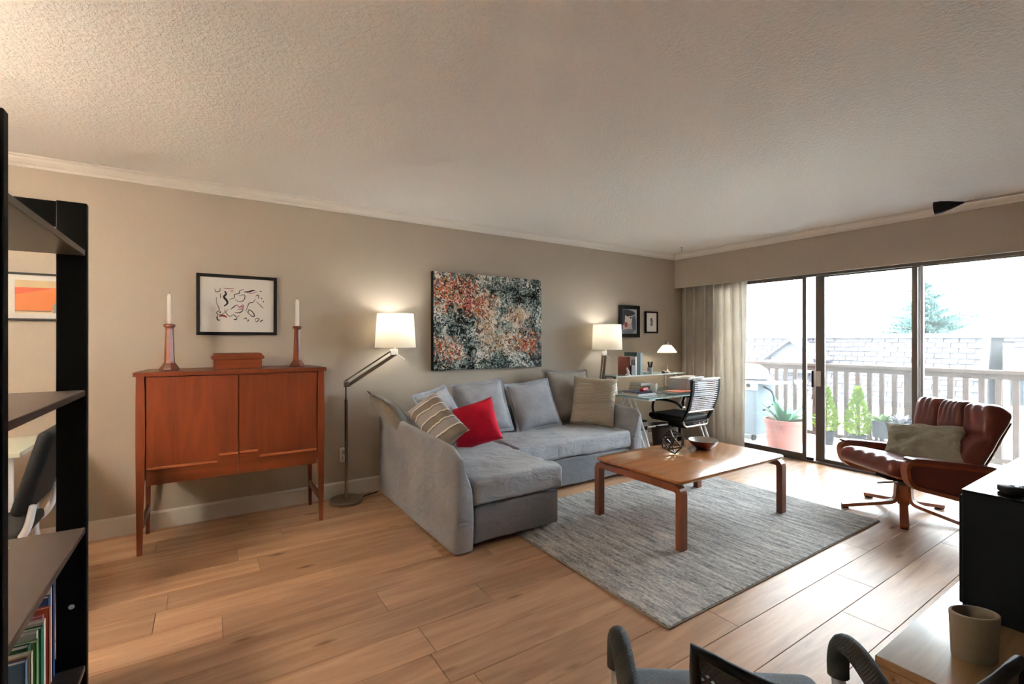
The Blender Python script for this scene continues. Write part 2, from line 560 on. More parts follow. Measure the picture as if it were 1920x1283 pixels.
def maxi(a, c):
    k = node(nt, 'ShaderNodeMath', operation='MAXIMUM')
    nt.links.new(a, k.inputs[0]); nt.links.new(c, k.inputs[1])
    return k.outputs[0]
wm = maxi(maxi(blob(-0.40, 0.29, 0.27, 0.17), blob(-0.17, 0.17, 0.17, 0.11)), maxi(blob(-0.47, -0.27, 0.15, 0.13), blob(0.44, -0.2, 0.17, 0.12)))
pm = maxi(maxi(blob(-0.05, 0.02, 0.11, 0.26), blob(0.12, -0.2, 0.22, 0.1)), blob(0.3, 0.06, 0.14, 0.1))
# scatter the edges of the colour patches
def scatter(mask, chan):
    g = node(nt, 'ShaderNodeMath', operation='GREATER_THAN')
    nt.links.new(mask, g.inputs[0]); nt.links.new(sep.outputs[chan], g.inputs[1])
    return g.outputs[0]
mx1 = node(nt, 'ShaderNodeMixRGB')
nt.links.new(scatter(pm, 0), mx1.inputs[0])
nt.links.new(cool.outputs[0], mx1.inputs[1]); nt.links.new(pink.outputs[0], mx1.inputs[2])
mx2 = node(nt, 'ShaderNodeMixRGB')
nt.links.new(scatter(wm, 2), mx2.inputs[0])
nt.links.new(mx1.outputs[0], mx2.inputs[1]); nt.links.new(warm.outputs[0], mx2.inputs[2])
nt.links.new(mx2.outputs[0], b.inputs['Base Color'])
b.inputs['Roughness'].default_value = 0.12
b.inputs['Coat Weight'].default_value = 0.6
b.inputs['Coat Roughness'].default_value = 0.03
bump(nt, b, vo.outputs['Distance'], 0.05, 0.002)

_pm = {}
def colour(rgb, rough=0.6):
    k = (rgb, rough)
    if k not in _pm:
        nm = 'coloured_%02x%02x%02x' % rgb
        plain(nm, rgb, rough, bumps=(90, 0.05, 0.001))
        _pm[k] = MATS[nm]
    return _pm[k]

# ------------------------------------------------------------------ geometry helpers
class G:
    def __init__(self):
        self.v, self.f = [], []
    def add(self, vs, fs, mx=None):
        o = len(self.v)
        self.v += [tuple(mx @ Vector(p)) if mx else tuple(p) for p in vs]
        self.f += [tuple(i + o for i in f) for f in fs]
        return self
    def box(self, c, s, mx=None):
        x, y, z = (k / 2 for k in s)
        vs = [(c[0] + a * x, c[1] + b_ * y, c[2] + d * z) for a in (-1, 1) for b_ in (-1, 1) for d in (-1, 1)]
        fs = [(0, 1, 3, 2), (4, 6, 7, 5), (0, 4, 5, 1), (2, 3, 7, 6), (0, 2, 6, 4), (1, 5, 7, 3)]
        return self.add(vs, fs, mx)
    def bb(self, lo, hi, mx=None):
        return self.box([(a + b_) / 2 for a, b_ in zip(lo, hi)], [b_ - a for a, b_ in zip(lo, hi)], mx)
    def rbox(self, c, s, r=0.005, seg=2, mx=None):
        bm = bmesh.new()
        bmesh.ops.create_cube(bm, size=1.0)
        for v in bm.verts:
            v.co = Vector((v.co.x * s[0] + c[0], v.co.y * s[1] + c[1], v.co.z * s[2] + c[2]))
        bmesh.ops.bevel(bm, geom=bm.edges[:], offset=min(r, min(s) * 0.49), segments=seg, profile=0.5, affect='EDGES')
        bm.verts.index_update()
        self.add([v.co[:] for v in bm.verts], [[v.index for v in f.verts] for f in bm.faces], mx)
        bm.free()
        return self
    def rbb(self, lo, hi, r=0.005, seg=2, mx=None):
        return self.rbox([(a + b_) / 2 for a, b_ in zip(lo, hi)], [b_ - a for a, b_ in zip(lo, hi)], r, seg, mx)
    def lathe(self, prof, n=24, c=(0, 0, 0), sx=1.0, sy=1.0, mx=None, rot=0.0, caps=True):
        o = len(prof)
        vs = [(c[0] + sx * r * cos(2 * pi * k / n + rot), c[1] + sy * r * sin(2 * pi * k / n + rot), c[2] + z) for k in range(n) for r, z in prof]
        fs = []
        for k in range(n):
            k2 = (k + 1) % n
            for j in range(o - 1):
                fs.append((k * o + j, k2 * o + j, k2 * o + j + 1, k * o + j + 1))
        caps = caps and tuple(prof[0]) != tuple(prof[-1])
        if caps and prof[0][0] > 1e-6:
            fs.append(tuple(k * o for k in reversed(range(n))))
        if caps and prof[-1][0] > 1e-6:
            fs.append(tuple(k * o + o - 1 for k in range(n)))
        return self.add(vs, fs, mx)
    def tube(self, pts, r, n=10, closed=False, caps=True, mx=None):
        pts = [Vector(p) for p in pts]
        m = len(pts)
        rs = r if isinstance(r, (list, tuple)) else [r] * m
        vs = []
        ref = None
        for i, p in enumerate(pts):
            a = pts[(i - 1) % m] if (closed or i > 0) else p
            c = pts[(i + 1) % m] if (closed or i < m - 1) else p
            t = (c - a).normalized()
            if ref is None:
                ref = Vector((0, 0, 1)) if abs(t.z) < 0.9 else Vector((1, 0, 0))
            ref = (ref - t * ref.dot(t))
            if ref.length < 1e-5:
                ref = t.orthogonal()
            ref.normalize()
            bn = t.cross(ref)
            for k in range(n):
                q = 2 * pi * k / n
                vs.append(p + (ref * cos(q) + bn * sin(q)) * rs[i])
        fs = []
        rng = m if closed else m - 1
        for i in range(rng):
            j = (i + 1) % m
            for k in range(n):
                k2 = (k + 1) % n
                fs.append((i * n + k, i * n + k2, j * n + k2, j * n + k))
        if not closed and caps:
            fs.append(tuple(reversed(range(n))))
            fs.append(tuple((m - 1) * n + k for k in range(n)))
        return self.add(vs, fs, mx)
    def sweep(self, pts, side, w, h, mx=None):
        """rectangular bar bent along a path lying in a plane; side = plane normal, w along it, h across"""
        pts = [Vector(p) for p in pts]
        side = Vector(side).normalized()
        vs = []
        m = len(pts)
        for i, p in enumerate(pts):
            t = (pts[min(i + 1, m - 1)] - pts[max(i - 1, 0)]).normalized()
            nn = t.cross(side).normalized()
            hh = h[i] if isinstance(h, (list, tuple)) else h
            for a, c in ((-1, -1), (1, -1), (1, 1), (-1, 1)):
                vs.append(p + side * a * w / 2 + nn * c * hh / 2)
        fs = [(0, 3, 2, 1)]
        for i in range(m - 1):
            for k in range(4):
                k2 = (k + 1) % 4
                fs.append((i * 4 + k, i * 4 + k2, (i + 1) * 4 + k2, (i + 1) * 4 + k))
        fs.append(tuple((m - 1) * 4 + k for k in range(4)))
        return self.add(vs, fs, mx)
    def prism(self, poly, axis, a, b_, mx=None):
        """extrude a 2D polygon along axis ('x': poly is (y,z); 'y': (x,z); 'z': (x,y))"""
        def P(q, t):
            return {'x': (t, q[0], q[1]), 'y': (q[0], t, q[1]), 'z': (q[0], q[1], t)}[axis]
        n = len(poly)
        vs = [P(q, a) for q in poly] + [P(q, b_) for q in poly]
        fs = [tuple(range(n)), tuple(reversed(range(n, 2 * n)))]
        for i in range(n):
            j = (i + 1) % n
            fs.append((i, i + n, j + n, j))
        return self.add(vs, fs, mx)
    def grid(self, fn, nu, nv, mx=None, closed_u=False):
        vs = [fn(i / (nu if closed_u else nu - 1), j / (nv - 1)) for i in range(nu) for j in range(nv)]
        fs = []
        for i in range(nu if closed_u else nu - 1):
            i2 = (i + 1) % nu
            for j in range(nv - 1):
                fs.append((i * nv + j, i2 * nv + j, i2 * nv + j + 1, i * nv + j + 1))
        return self.add(vs, fs, mx)
    def soft(self, c, s, r, n=(14, 14, 6), fn=None, mx=None):
        """rounded upholstered block on a fine grid, fn(local unit pos, point) -> point moves it"""
        h = [k / 2 for k in s]
        def ax(k, cnt):
            L, R = h[k], min(r, h[k] * 0.999)
            pts = [-L, -L + R * 0.15, -L + R * 0.4, -L + R * 0.7]
            inner = [-L + R + (2 * L - 2 * R) * i / cnt for i in range(cnt + 1)]
            return pts + inner + [-p for p in reversed(pts)]
        axs = [ax(k, n[k]) for k in range(3)]
        idx = {}
        vs, fs = [], []
        def V(i, j, k):
            key = (i, j, k)
            if key not in idx:
                p = Vector((axs[0][i], axs[1][j], axs[2][k]))
                q = Vector([max(-(h[t] - min(r, h[t])), min(h[t] - min(r, h[t]), p[t])) for t in range(3)])
                d = p - q
                if d.length > 1e-9:
                    p = q + d.normalized() * min(r, min(h))
                u = Vector((p[0] / h[0], p[1] / h[1], p[2] / h[2]))
                if fn:
                    p = fn(u, p)
                idx[key] = len(vs)
                vs.append(p + Vector(c))
            return idx[key]
        N = [len(a) - 1 for a in axs]
        for i in range(N[0]):
            for j in range(N[1]):
                fs.append((V(i, j, 0), V(i, j + 1, 0), V(i + 1, j + 1, 0), V(i + 1, j, 0)))
                fs.append((V(i, j, N[2]), V(i + 1, j, N[2]), V(i + 1, j + 1, N[2]), V(i, j + 1, N[2])))
        for i in range(N[0]):
            for k in range(N[2]):
                fs.append((V(i, 0, k), V(i + 1, 0, k), V(i + 1, 0, k + 1), V(i, 0, k + 1)))
                fs.append((V(i, N[1], k), V(i, N[1], k + 1), V(i + 1, N[1], k + 1), V(i + 1, N[1], k)))
        for j in range(N[1]):
            for k in range(N[2]):
                fs.append((V(0, j, k), V(0, j, k + 1), V(0, j + 1, k + 1), V(0, j + 1, k)))
                fs.append((V(N[0], j, k), V(N[0], j + 1, k), V(N[0], j + 1, k + 1), V(N[0], j, k + 1)))
        return self.add(vs, fs, mx)
    def mesh(self, name):
        me = bpy.data.meshes.new(name)
        me.from_pydata(self.v, [], self.f)
        me.validate()
        bm = bmesh.new()
        bm.from_mesh(me)
        bmesh.ops.recalc_face_normals(bm, faces=bm.faces[:])
        bm.to_mesh(me)
        bm.free()
        return me

def NZ(p, s=1.0, seed=0.0):
    return noise.noise(Vector((p[0] * s + seed, p[1] * s + seed * 1.7, p[2] * s - seed)))

def smooth_path(pts, n=6):
    """Catmull-Rom through the points"""
    P = [Vector(p) for p in pts]
    P = [2 * P[0] - P[1]] + P + [2 * P[-1] - P[-2]]
    out = []
    for i in range(1, len(P) - 2):
        for k in range(n):
            t = k / n
            a, b_, c, d = P[i - 1], P[i], P[i + 1], P[i + 2]
            out.append(0.5 * ((2 * b_) + (c - a) * t + (2 * a - 5 * b_ + 4 * c - d) * t * t + (3 * b_ - a - 3 * c + d) * t ** 3))
    out.append(P[-2])
    return out

def fillet(pts, r, n=5):
    P = [Vector(p) for p in pts]
    out = [P[0]]
    for i in range(1, len(P) - 1):
        a, b_, c = P[i - 1], P[i], P[i + 1]
        d1, d2 = (a - b_), (c - b_)
        rr = min(r, d1.length * 0.49, d2.length * 0.49)
        p, q = b_ + d1.normalized() * rr, b_ + d2.normalized() * rr
        for k in range(n + 1):
            t = k / n
            out.append((1 - t) ** 2 * p + 2 * t * (1 - t) * b_ + t * t * q)
    out.append(P[-1])
    return out

def link(name, me, mat, parent=None):
    o = bpy.data.objects.new(name, me)
    COL.objects.link(o)
    if mat is not None and not me.materials:
        me.materials.append(MATS[mat] if isinstance(mat, str) else mat)
    if parent is not None:
        o.parent = parent
    return o

def obj(name, g, mat, parent=None, smooth=None, loc=None, rotz=0.0):
    me = g.mesh(name)
    if smooth is not None:
        for p in me.polygons:
            p.use_smooth = True
        me.set_sharp_from_angle(angle=radians(smooth))
    o = link(name, me, mat, parent)
    if loc is not None:
        o.location = loc
        o.rotation_euler = (0, 0, rotz)
    return o

def tag(o, label, cat=None, group=None, kind=None):
    o['label'] = label
    if cat:
        o['category'] = cat
    if group:
        o['group'] = group
    if kind:
        o['kind'] = kind
    return o

def thing(name, label, cat, loc=(0, 0, 0), rotz=0.0, group=None):
    o = bpy.data.objects.new(name, None)
    o.empty_display_size = 0.1
    COL.objects.link(o)
    o.location = loc
    o.rotation_euler = (0, 0, rotz)
    return tag(o, label, cat, group)

def struct(name, g, mat, label, cat, smooth=None):
    return tag(obj(name, g, mat, None, smooth), label, cat, None, 'structure')

def point_light(name, loc, watts, col, size, parent=None):
    l = bpy.data.lights.new(name, 'POINT')
    l.energy = watts
    l.color = col
    l.shadow_soft_size = size
    o = bpy.data.objects.new(name, l)
    COL.objects.link(o)
    o.location = loc
    if parent:
        o.parent = parent
    return o

random.seed(7)
# ------------------------------------------------------------------ room shell
XW, YB, ZC = 5.32, 4.0, 2.395           # window plane, back wall, ceiling
XL, YF = -3.3, -1.7                     # unseen walls behind the camera
VX = 5.16                               # face of the valance above the glass door

fl = struct('floor', G().bb((XL, YF, -0.12), (XW + 0.10, YB, -0.013)), 'subfloor', 'warm oak laminate plank floor of the living room', 'floor')
struct('ceiling', G().bb((XL - 0.1, YF - 0.1, ZC), (XW + 0.12, YB + 0.1, ZC + 0.12)), 'popcorn_ceiling', 'white popcorn-textured ceiling', 'ceiling')
struct('wall_back', G().bb((XL - 0.1, YB, -0.12), (XW + 0.12, YB + 0.1, ZC)), 'wall_paint', 'long beige painted wall behind the sofa and cabinet', 'wall')
struct('wall_left', G().bb((XL - 0.1, YF, -0.12), (XL, YB, ZC)), 'wall_paint', 'beige end wall of the dining side', 'wall')
struct('wall_front', G().bb((XL - 0.1, YF - 0.1, -0.12), (XW + 0.12, YF, ZC)), 'wall_paint', 'beige wall opposite the sofa', 'wall')
g = G().bb((XW, 3.52, -0.12), (XW + 0.12, YB, ZC)).bb((XW, 0.52, 2.06), (XW + 0.12, 3.52, ZC)).bb((XW, YF, -0.12), (XW + 0.12, 0.52, ZC))
struct('wall_right', g, 'wall_paint', 'beige wall around the sliding glass door', 'wall')
g = G().bb((VX, YF, 1.958), (VX + 0.02, YB, ZC))
struct('trim_1', g, 'wall_paint', 'beige boxed valance above the sliding glass door', 'valance')

def crown_profile(s):   # distance from the wall, height
    return [(0, 2.33), (0.012, 2.33), (0.014, 2.345), (0.03, 2.352), (0.045, 2.368), (0.05, 2.382), (0.062, 2.386), (0.062, ZC), (0, ZC)]
pr_ = crown_profile(1)
struct('trim_2', G().prism([(YB - d, z) for d, z in pr_], 'x', XL, VX), 'white_trim', 'white crown moulding along the long beige wall', 'crown moulding')
struct('trim_3', G().prism([(VX - d, z) for d, z in pr_], 'y', YF, YB - 0.001), 'white_trim', 'white crown moulding above the valance', 'crown moulding')
struct('baseboard_back', G().prism([(YB, 0), (YB - 0.016, 0), (YB - 0.016, 0.108), (YB - 0.010, 0.122), (YB, 0.122)], 'x', XL, VX + 0.1), 'white_trim', 'white baseboard along the long beige wall', 'baseboard')

# floor planks, each its own board (rows run along x)
PW, PL, Y0 = 0.195, 1.38, 1.01
row_joint = {2.18: .725, 1.595: .77, 2.96: .258, 1.985: 1.19, 2.765: -.156, 1.205: 2.0, 1.01: 2.9}
def plank_mesh(L, W):
    bm = bmesh.new()
    bmesh.ops.create_cube(bm, size=1)
    for v in bm.verts:
        v.co = Vector((v.co.x * (L - 0.0016), v.co.y * (W - 0.0016), v.co.z * 0.012))
    top = [e for e in bm.edges if all(v.co.z > 0 for v in e.verts)]
    bmesh.ops.bevel(bm, geom=top, offset=0.0014, segments=1, affect='EDGES')
    me = bpy.data.meshes.new('plank')
    bm.to_mesh(me)
    bm.free()
    me.materials.append(MATS['oak_plank'])
    return me
full = plank_mesh(PL, PW)
for k in range(-14, 16):
    ya, yb = Y0 + PW * k, Y0 + PW * (k + 1)
    lo, hi = max(ya, YF), min(yb, YB - 0.002)
    if hi - lo < 0.02:
        continue
    j = next((v for q, v in row_joint.items() if abs(q - ya) < 0.03), random.uniform(0, PL))
    x = j - PL * math.ceil((j - XL) / PL)
    while x < XW + 0.08:
        xa, xb = max(x, XL), min(x + PL, XW + 0.02)
        if xb - xa > 0.03:
            me = full if (abs(xb - xa - PL) < 1e-5 and abs(hi - lo - PW) < 1e-5) else plank_mesh(xb - xa, hi - lo)
            o = link('plank', me, None, fl)
            o.location = ((xa + xb) / 2, (lo + hi) / 2, -0.006)
        x += PL

# ------------------------------------------------------------------ sliding glass door
FX0, FX1 = XW - 0.005, XW + 0.085
g = G().bb((FX0, 0.52, -0.012), (FX1, 3.52, 0.022)).bb((FX0, 0.52, 1.948), (FX1, 3.52, 2.06)).bb((FX0, 0.52, 0.02), (FX1, 0.55, 1.95)).bb((FX0, 3.49, 0.02), (FX1, 3.52, 1.95))
door = tag(obj('door_1', g, 'bronze_aluminium'), 'three-panel aluminium sliding glass door to the balcony', 'glass door', None, 'structure')
def panel(y0, y1, x, st_lo, st_hi, bot, mat='bronze_aluminium'):
    z0, z1 = 0.022, 1.948
    f = G().rbb((x - 0.016, y0, z0), (x + 0.016, y0 + st_lo, z1), 0.003, 1).rbb((x - 0.016, y1 - st_hi, z0), (x + 0.016, y1, z1), 0.003, 1)
    f.bb((x - 0.014, y0 + st_lo, z0), (x + 0.014, y1 - st_hi, z0 + bot)).bb((x - 0.014, y0 + st_lo, z1 - 0.012), (x + 0.014, y1 - st_hi, z1))
    fr = obj('panel_frame', f, mat, door, 40)
    gl = obj('pane', G().bb((x - 0.003, y0 + st_lo - 0.004, z0 + bot - 0.004), (x + 0.003, y1 - st_hi + 0.004, z1 - 0.008)), 'window_glass', fr)
    return fr
panel(2.464, 3.49, XW + 0.018, 0.038, 0.04, 0.055)
sl = panel(1.525, 2.39, XW + 0.058, 0.05, 0.085, 0.03)
panel(0.55, 1.576, XW + 0.018, 0.066, 0.04, 0.03)
obj('latch_plate', G().rbb((XW + 0.018, 2.335, 0.80), (XW + 0.043, 2.372, 0.96), 0.004), 'white_plastic', sl, 40)
obj('door_handle', G().rbb((XW + 0.004, 2.398, 0.79), (XW + 0.036, 2.413, 0.965), 0.004), 'black_matte', sl, 40)
obj('weather_strip', G().bb((XW - 0.002, 1.494, 0.022), (XW + 0.03, 1.512, 1.948)), 'aluminium', door)
obj('roller_guide', G().rbb((XW - 0.002, 2.395, 0.022), (XW + 0.03, 2.46, 0.05), 0.006), 'black_matte', door, 40)

# ------------------------------------------------------------------ balcony and the world outside
BZ = -0.06
struct('balcony_floor', G().bb((XW + 0.22, -1.2, BZ - 0.2), (7.15, 5.4, BZ)), 'balcony_concrete', 'pale concrete balcony floor', 'balcony')
g = G().bb((XW + 0.12, -9, -6.5), (XW + 0.22, 0.52, 9)).bb((XW + 0.12, 3.52, -6.5), (XW + 0.22, 13, 9)).bb((XW + 0.12, 0.52, 2.06), (XW + 0.22, 3.52, 9)).bb((XW + 0.12, 0.52, -6.5), (XW + 0.22, 3.52, -0.012))
struct('wall_outside', g, 'stucco', 'unseen pale stucco outer wall of the apartment building, added to block sky light', 'wall')  # unseen facade, added to keep sky light off the railing's inner side
struct('ground', G().bb((XW + 0.3, -60, -6.6), (140, 120, -6.5)), 'asphalt', 'pale ground far below the balcony', 'ground')

RX = 7.0
rail = thing('balcony_railing', 'weathered brown wooden balcony railing with square balusters', 'railing', (RX, 0, BZ))
RZ = lambda z: z - BZ
obj('top_rail', G().rbb((-0.05, -1.1, RZ(0.925)), (0.06, 5.3, RZ(0.965)), 0.006), 'rail_wood', rail, 40)
obj('upper_rail', G().rbb((-0.02, -1.1, RZ(0.868)), (0.02, 5.3, RZ(0.925)), 0.004), 'rail_wood', rail, 40)
obj('bottom_rail', G().rbb((-0.02, -1.1, RZ(-0.01)), (0.02, 5.3, RZ(0.04)), 0.004), 'rail_wood', rail, 40)
bal = G().rbb((-0.019, -0.024, RZ(0.03)), (0.019, 0.024, RZ(0.868)), 0.003, 1).mesh('baluster')
posts = G().rbb((-0.045, -0.045, 0), (0.045, 0.045, RZ(0.924)), 0.005, 1).mesh('post')
y = 2.109
ys = [2.109 + 0.1275 * k for k in range(-25, 26)]
for k, y in zip(range(-25, 26), ys):
    if not (-1.05 < y < 5.25):
        continue
    isp = (k % 15 == 0)
    o = link('post' if isp else 'baluster', posts if isp else bal, 'rail_wood', rail)
    o.location = (0.066 if isp else 0, y, 0)

# terracotta planter with an agave
def leaf_blade(g, base, dirv, length, width, droop, n=7, fold=0.25, mx=None):
    d = Vector(dirv).normalized()
    side = d.cross(Vector((0, 0, 1)))
    if side.length < 1e-4:
        side = Vector((1, 0, 0))
    side.normalize()
    up = side.cross(d).normalized()
    vs, fs = [], []
    p = Vector(base)
    for i in range(n):
        t = i / (n - 1)
        w = width * (0.55 + 0.9 * t) * (1 - t) ** 0.75 if t > 0 else width * 0.5
        q = p + d * length * t + Vector((0, 0, -droop * t * t))
        vs += [q - side * w + up * w * fold, q - up * w * 0.12, q + side * w + up * w * fold]
    for i in range(n - 1):
        a = i * 3
        fs += [(a, a + 3, a + 4, a + 1), (a + 1, a + 4, a + 5, a + 2)]
    g.add(vs, fs, mx)

def pot(name, label, loc, r, h, mat, cat='planter'):
    t = thing(name, label, cat, loc)
    obj('pot', G().lathe([(r * 0.78, 0), (r * 0.9, h * 0.35), (r * 0.97, h * 0.85), (r * 1.06, h * 0.87), (r * 1.06, h), (r * 0.95, h), (r * 0.9, h * 0.86)], 28), mat, t, 40)
    obj('soil', G().lathe([(0.001, h * 0.88), (r * 0.95, h * 0.88)], 24), 'soil', t)
    return t
rnd = random.Random(3)
t = pot('agave_planter', 'round terracotta pot with a broad-leaved green agave on the balcony', (5.92, 2.99, BZ), 0.215, 0.38, 'terracotta')
for k in range(22):
    a = k * 2.399
    el = radians(30 + 45 * rnd.random())
    L = 0.28 + 0.2 * rnd.random()
    gg = G()
    leaf_blade(gg, (0.05 * cos(a), 0.05 * sin(a), 0.33), (cos(a) * cos(el), sin(a) * cos(el), sin(el)), L, 0.045, 0.1 + 0.05 * rnd.random())
    obj('leaf', gg, 'leaf_agave', t, 60)
gg = G()
leaf_blade(gg, (0, 0.02, 0.33), (0.05, 0.28, 0.9), 0.36, 0.05, 0.02)
obj('leaf', gg, 'leaf_agave', t, 60)
gg = G()
leaf_blade(gg, (0.02, 0.06, 0.33), (-0.1, 0.8, 0.5), 0.42, 0.03, 0.16)
obj('leaf', gg, 'leaf_agave', t, 60)

def conifer(name, label, loc, h, r, seed, group):
    rr = random.Random(seed)
    t = pot(name, label, loc, 0.085, 0.17, 'pot_black')
    tag(t, label, 'potted plant', group)
    obj('stem', G().tube([(0, 0, 0.14), (0, 0, 0.17 + h * 0.9)], [0.01, 0.003], 6), 'bark', t)
    gg = G()
    for k in range(900):
        u = rr.random() ** 0.8
        z = 0.17 + h * (1 - u)
        R = r * min(1, (u * 1.15) ** 0.8) * (0.4 + 0.6 * rr.random())
        if u > 0.86:
            R *= 1 - (u - 0.86) * 3.2
        a = rr.random() * 2 * pi
        p = Vector((R * cos(a), R * sin(a), z))
        d = Vector((cos(a), sin(a), 0.9 + rr.random())).normalized() * (0.03 + 0.025 * rr.random())
        s = d.cross(Vector((rr.random() - .5, rr.random() - .5, rr.random() - .5))).normalized() * 0.008
        gg.add([p - s, p + s, p + d * 0.6 + s * 1.3, p + d, p + d * 0.6 - s * 1.3], [(0, 1, 2, 3, 4)])
    o = obj('foliage', gg, 'leaf_conifer', t)
    o['kind'] = 'stuff'
    return t
conifer('potted_conifer', 'small potted conifer standing nearer the terracotta pot', (6.72, 2.86, BZ), 0.56, 0.15, 5, 'dwarf conifers by the railing')
conifer('potted_conifer', 'small potted conifer standing nearer the low planter box', (6.78, 2.535, BZ), 0.58, 0.165, 9, 'dwarf conifers by the railing')

t = thing('planter_box', 'dark rectangular planter box of grey ornamental cabbage on short legs by the railing', 'planter', (6.72, 2.06, BZ + 0.19))
for sx_ in (-0.07, 0.07):
    for sy_ in (-0.24, 0.24):
        obj('leg', G().box((sx_, sy_, -0.095), (0.025, 0.025, 0.19)), 'pot_black', t)
obj('box', G().prism([(-0.09, 0), (0.09, 0), (0.115, 0.2), (0.1, 0.2), (0.085, 0.17), (-0.085, 0.17), (-0.1, 0.2), (-0.115, 0.2)], 'y', -0.27, 0.27), 'pot_black', t)
obj('soil', G().bb((-0.09, -0.26, 0.12), (0.09, 0.26, 0.178)), 'soil', t)
for q, (cy, mt) in enumerate(((-0.17, 'leaf_cabbage'), (0.02, 'leaf_cabbage'), (0.2, 'leaf_green'))):
    for k in range(16):
        a = k * 2.399
        el = radians(15 + 55 * rnd.random())
        gg = G()
        leaf_blade(gg, (0.02 * cos(a), cy + 0.02 * sin(a), 0.17), (cos(a) * cos(el), sin(a) * cos(el), sin(el)), 0.13 + 0.07 * rnd.random(), 0.045, 0.03, 5, 0.5)
        obj('leaf', gg, mt, t, 60)

t = thing('barbecue_grill', 'grey covered barbecue grill with side shelf on the balcony', 'grill', (6.35, 3.66, BZ - 0.0))
obj('cabinet', G().rbb((-0.24, -0.22, 0.08), (0.24, 0.34, 0.80), 0.02), 'grill_cover', t, 40)
obj('lid', G().lathe([(0.3, 0), (0.3, 0.04), (0.27, 0.12), (0.18, 0.18), (0.001, 0.2)], 20, (0, 0.06, 0.82), 0.85, 1.0), 'white_metal', t, 50)
obj('control_panel', G().rbb((-0.29, -0.24, 0.68), (-0.24, 0.3, 0.80), 0.01), 'white_metal', t, 40)
for yy in (-0.14, -0.02, 0.10):
    obj('knob', G().lathe([(0.03, 0), (0.03, 0.025), (0.02, 0.03)], 12, mx=Matrix.Translation((-0.29, yy, 0.74)) @ Matrix.Rotation(-pi / 2, 4, 'Y')), 'black_matte', t, 40)
obj('side_shelf', G().rbb((-0.2, -0.42, 0.76), (0.2, -0.22, 0.785), 0.008), 'grey_plastic', t, 40)
obj('gas_hose', G().tube(smooth_path([(-0.1, -0.24, 0.72), (-0.12, -0.36, 0.66), (-0.12, -0.38, 0.52), (-0.1, -0.26, 0.42), (-0.05, -0.2, 0.4)]), 0.012, 8), 'black_matte', t, 60)
for sx_ in (-0.2, 0.2):
    for sy_ in (-0.16, 0.28):
        obj('wheel', G().lathe([(0.04, -0.015), (0.04, 0.015)], 14, mx=Matrix.Translation((sx_, sy_, 0.04)) @ Matrix.Rotation(pi / 2, 4, 'X')), 'black_matte', t, 40)

t = thing('garden_bird_bath', 'small white pedestal ornament beside the barbecue grill', 'ornament', (6.82, 3.22, BZ))
obj('pedestal', G().lathe([(0.09, 0), (0.08, 0.02), (0.025, 0.05), (0.02, 0.66), (0.03, 0.7)], 14), 'white_metal', t, 40)
obj('basin', G().lathe([(0.03, 0.7), (0.075, 0.75), (0.085, 0.79), (0.08, 0.79), (0.06, 0.755), (0.001, 0.74)], 18), 'white_metal', t, 40)

# neighbouring house: shingled mansard roof seen across the street
nb = thing('shingled_house', 'neighbouring house with a grey shingled mansard roof and flat white cap', 'building', (17.0, 0, -6.5))
ZN = lambda z: z + 6.5
y0, y1 = 3.5, 13.0
obj('wall', G().bb((0.35, y0 + 0.25, 0), (9, y1, ZN(-0.7))), 'stucco', nb)
obj('roof_deck', G().prism([(0.06, ZN(-0.7)), (0.57, ZN(1.36)), (9, ZN(1.36)), (9, ZN(-0.7))], 'y', y0 + 0.12, y1), 'gable_wood', nb)
obj('roof_cap', G().bb((0.42, y0 - 0.02, ZN(1.36)), (9, y1, ZN(1.47))), 'white_trim', nb)
obj('eave', G().bb((-0.3, y0 - 0.1, ZN(-0.86)), (0.5, y1, ZN(-0.7))), 'white_trim', nb)
ROWS, TAB, EXPO = 14, 0.34, 0.152
slope = Vector((0.51, 0, 2.06)).normalized()
nrm = Vector((-slope.z, 0, slope.x))
def shingle_mesh(w, ln):
    gs = G()
    a, b_ = slope * 0, slope * ln
    n1, n2 = nrm * 0.055, nrm * 0.012
    vs = []
    for p, nn in ((a, n1), (b_, n2)):
        for yy in (-w / 2, w / 2):
            vs += [p + Vector((0, yy, 0)), p + nn + Vector((0, yy, 0))]
    gs.add(vs, [(0, 1, 3, 2), (4, 6, 7, 5), (0, 4, 5, 1), (2, 3, 7, 6), (0, 2, 6, 4), (1, 5, 7, 3)])
    return gs.mesh('shingle')
sh_meshes = [shingle_mesh(TAB - 0.014, EXPO * 1.18), shingle_mesh(TAB - 0.02, EXPO * 1.25), shingle_mesh(TAB - 0.03, EXPO * 1.15)]
rr = random.Random(11)
cnt = 0
rest = G()
for r_ in range(ROWS):
    base = Vector((0.06, 0, ZN(-0.7))) + slope * (EXPO * r_)
    yy = y0 + 0.12 + TAB / 2 + (TAB / 2 if r_ % 2 else 0)
    while yy < 10.6:
        if cnt < 299 and yy < 10.3:
            o = link('shingle', sh_meshes[rr.randrange(3)], 'shingle', nb)
            o.location = base + Vector((0, yy, 0)) - slope * rr.random() * 0.02
            cnt += 1
        else:
            mm = sh_meshes[rr.randrange(3)]
            rest.add([v.co[:] for v in mm.vertices], [tuple(p.vertices) for p in mm.polygons], Matrix.Translation(base + Vector((0, yy, 0))))
        yy += TAB
if rest.v:
    o = obj('shingle_field', rest, 'shingle', nb)
    o['kind'] = 'stuff'
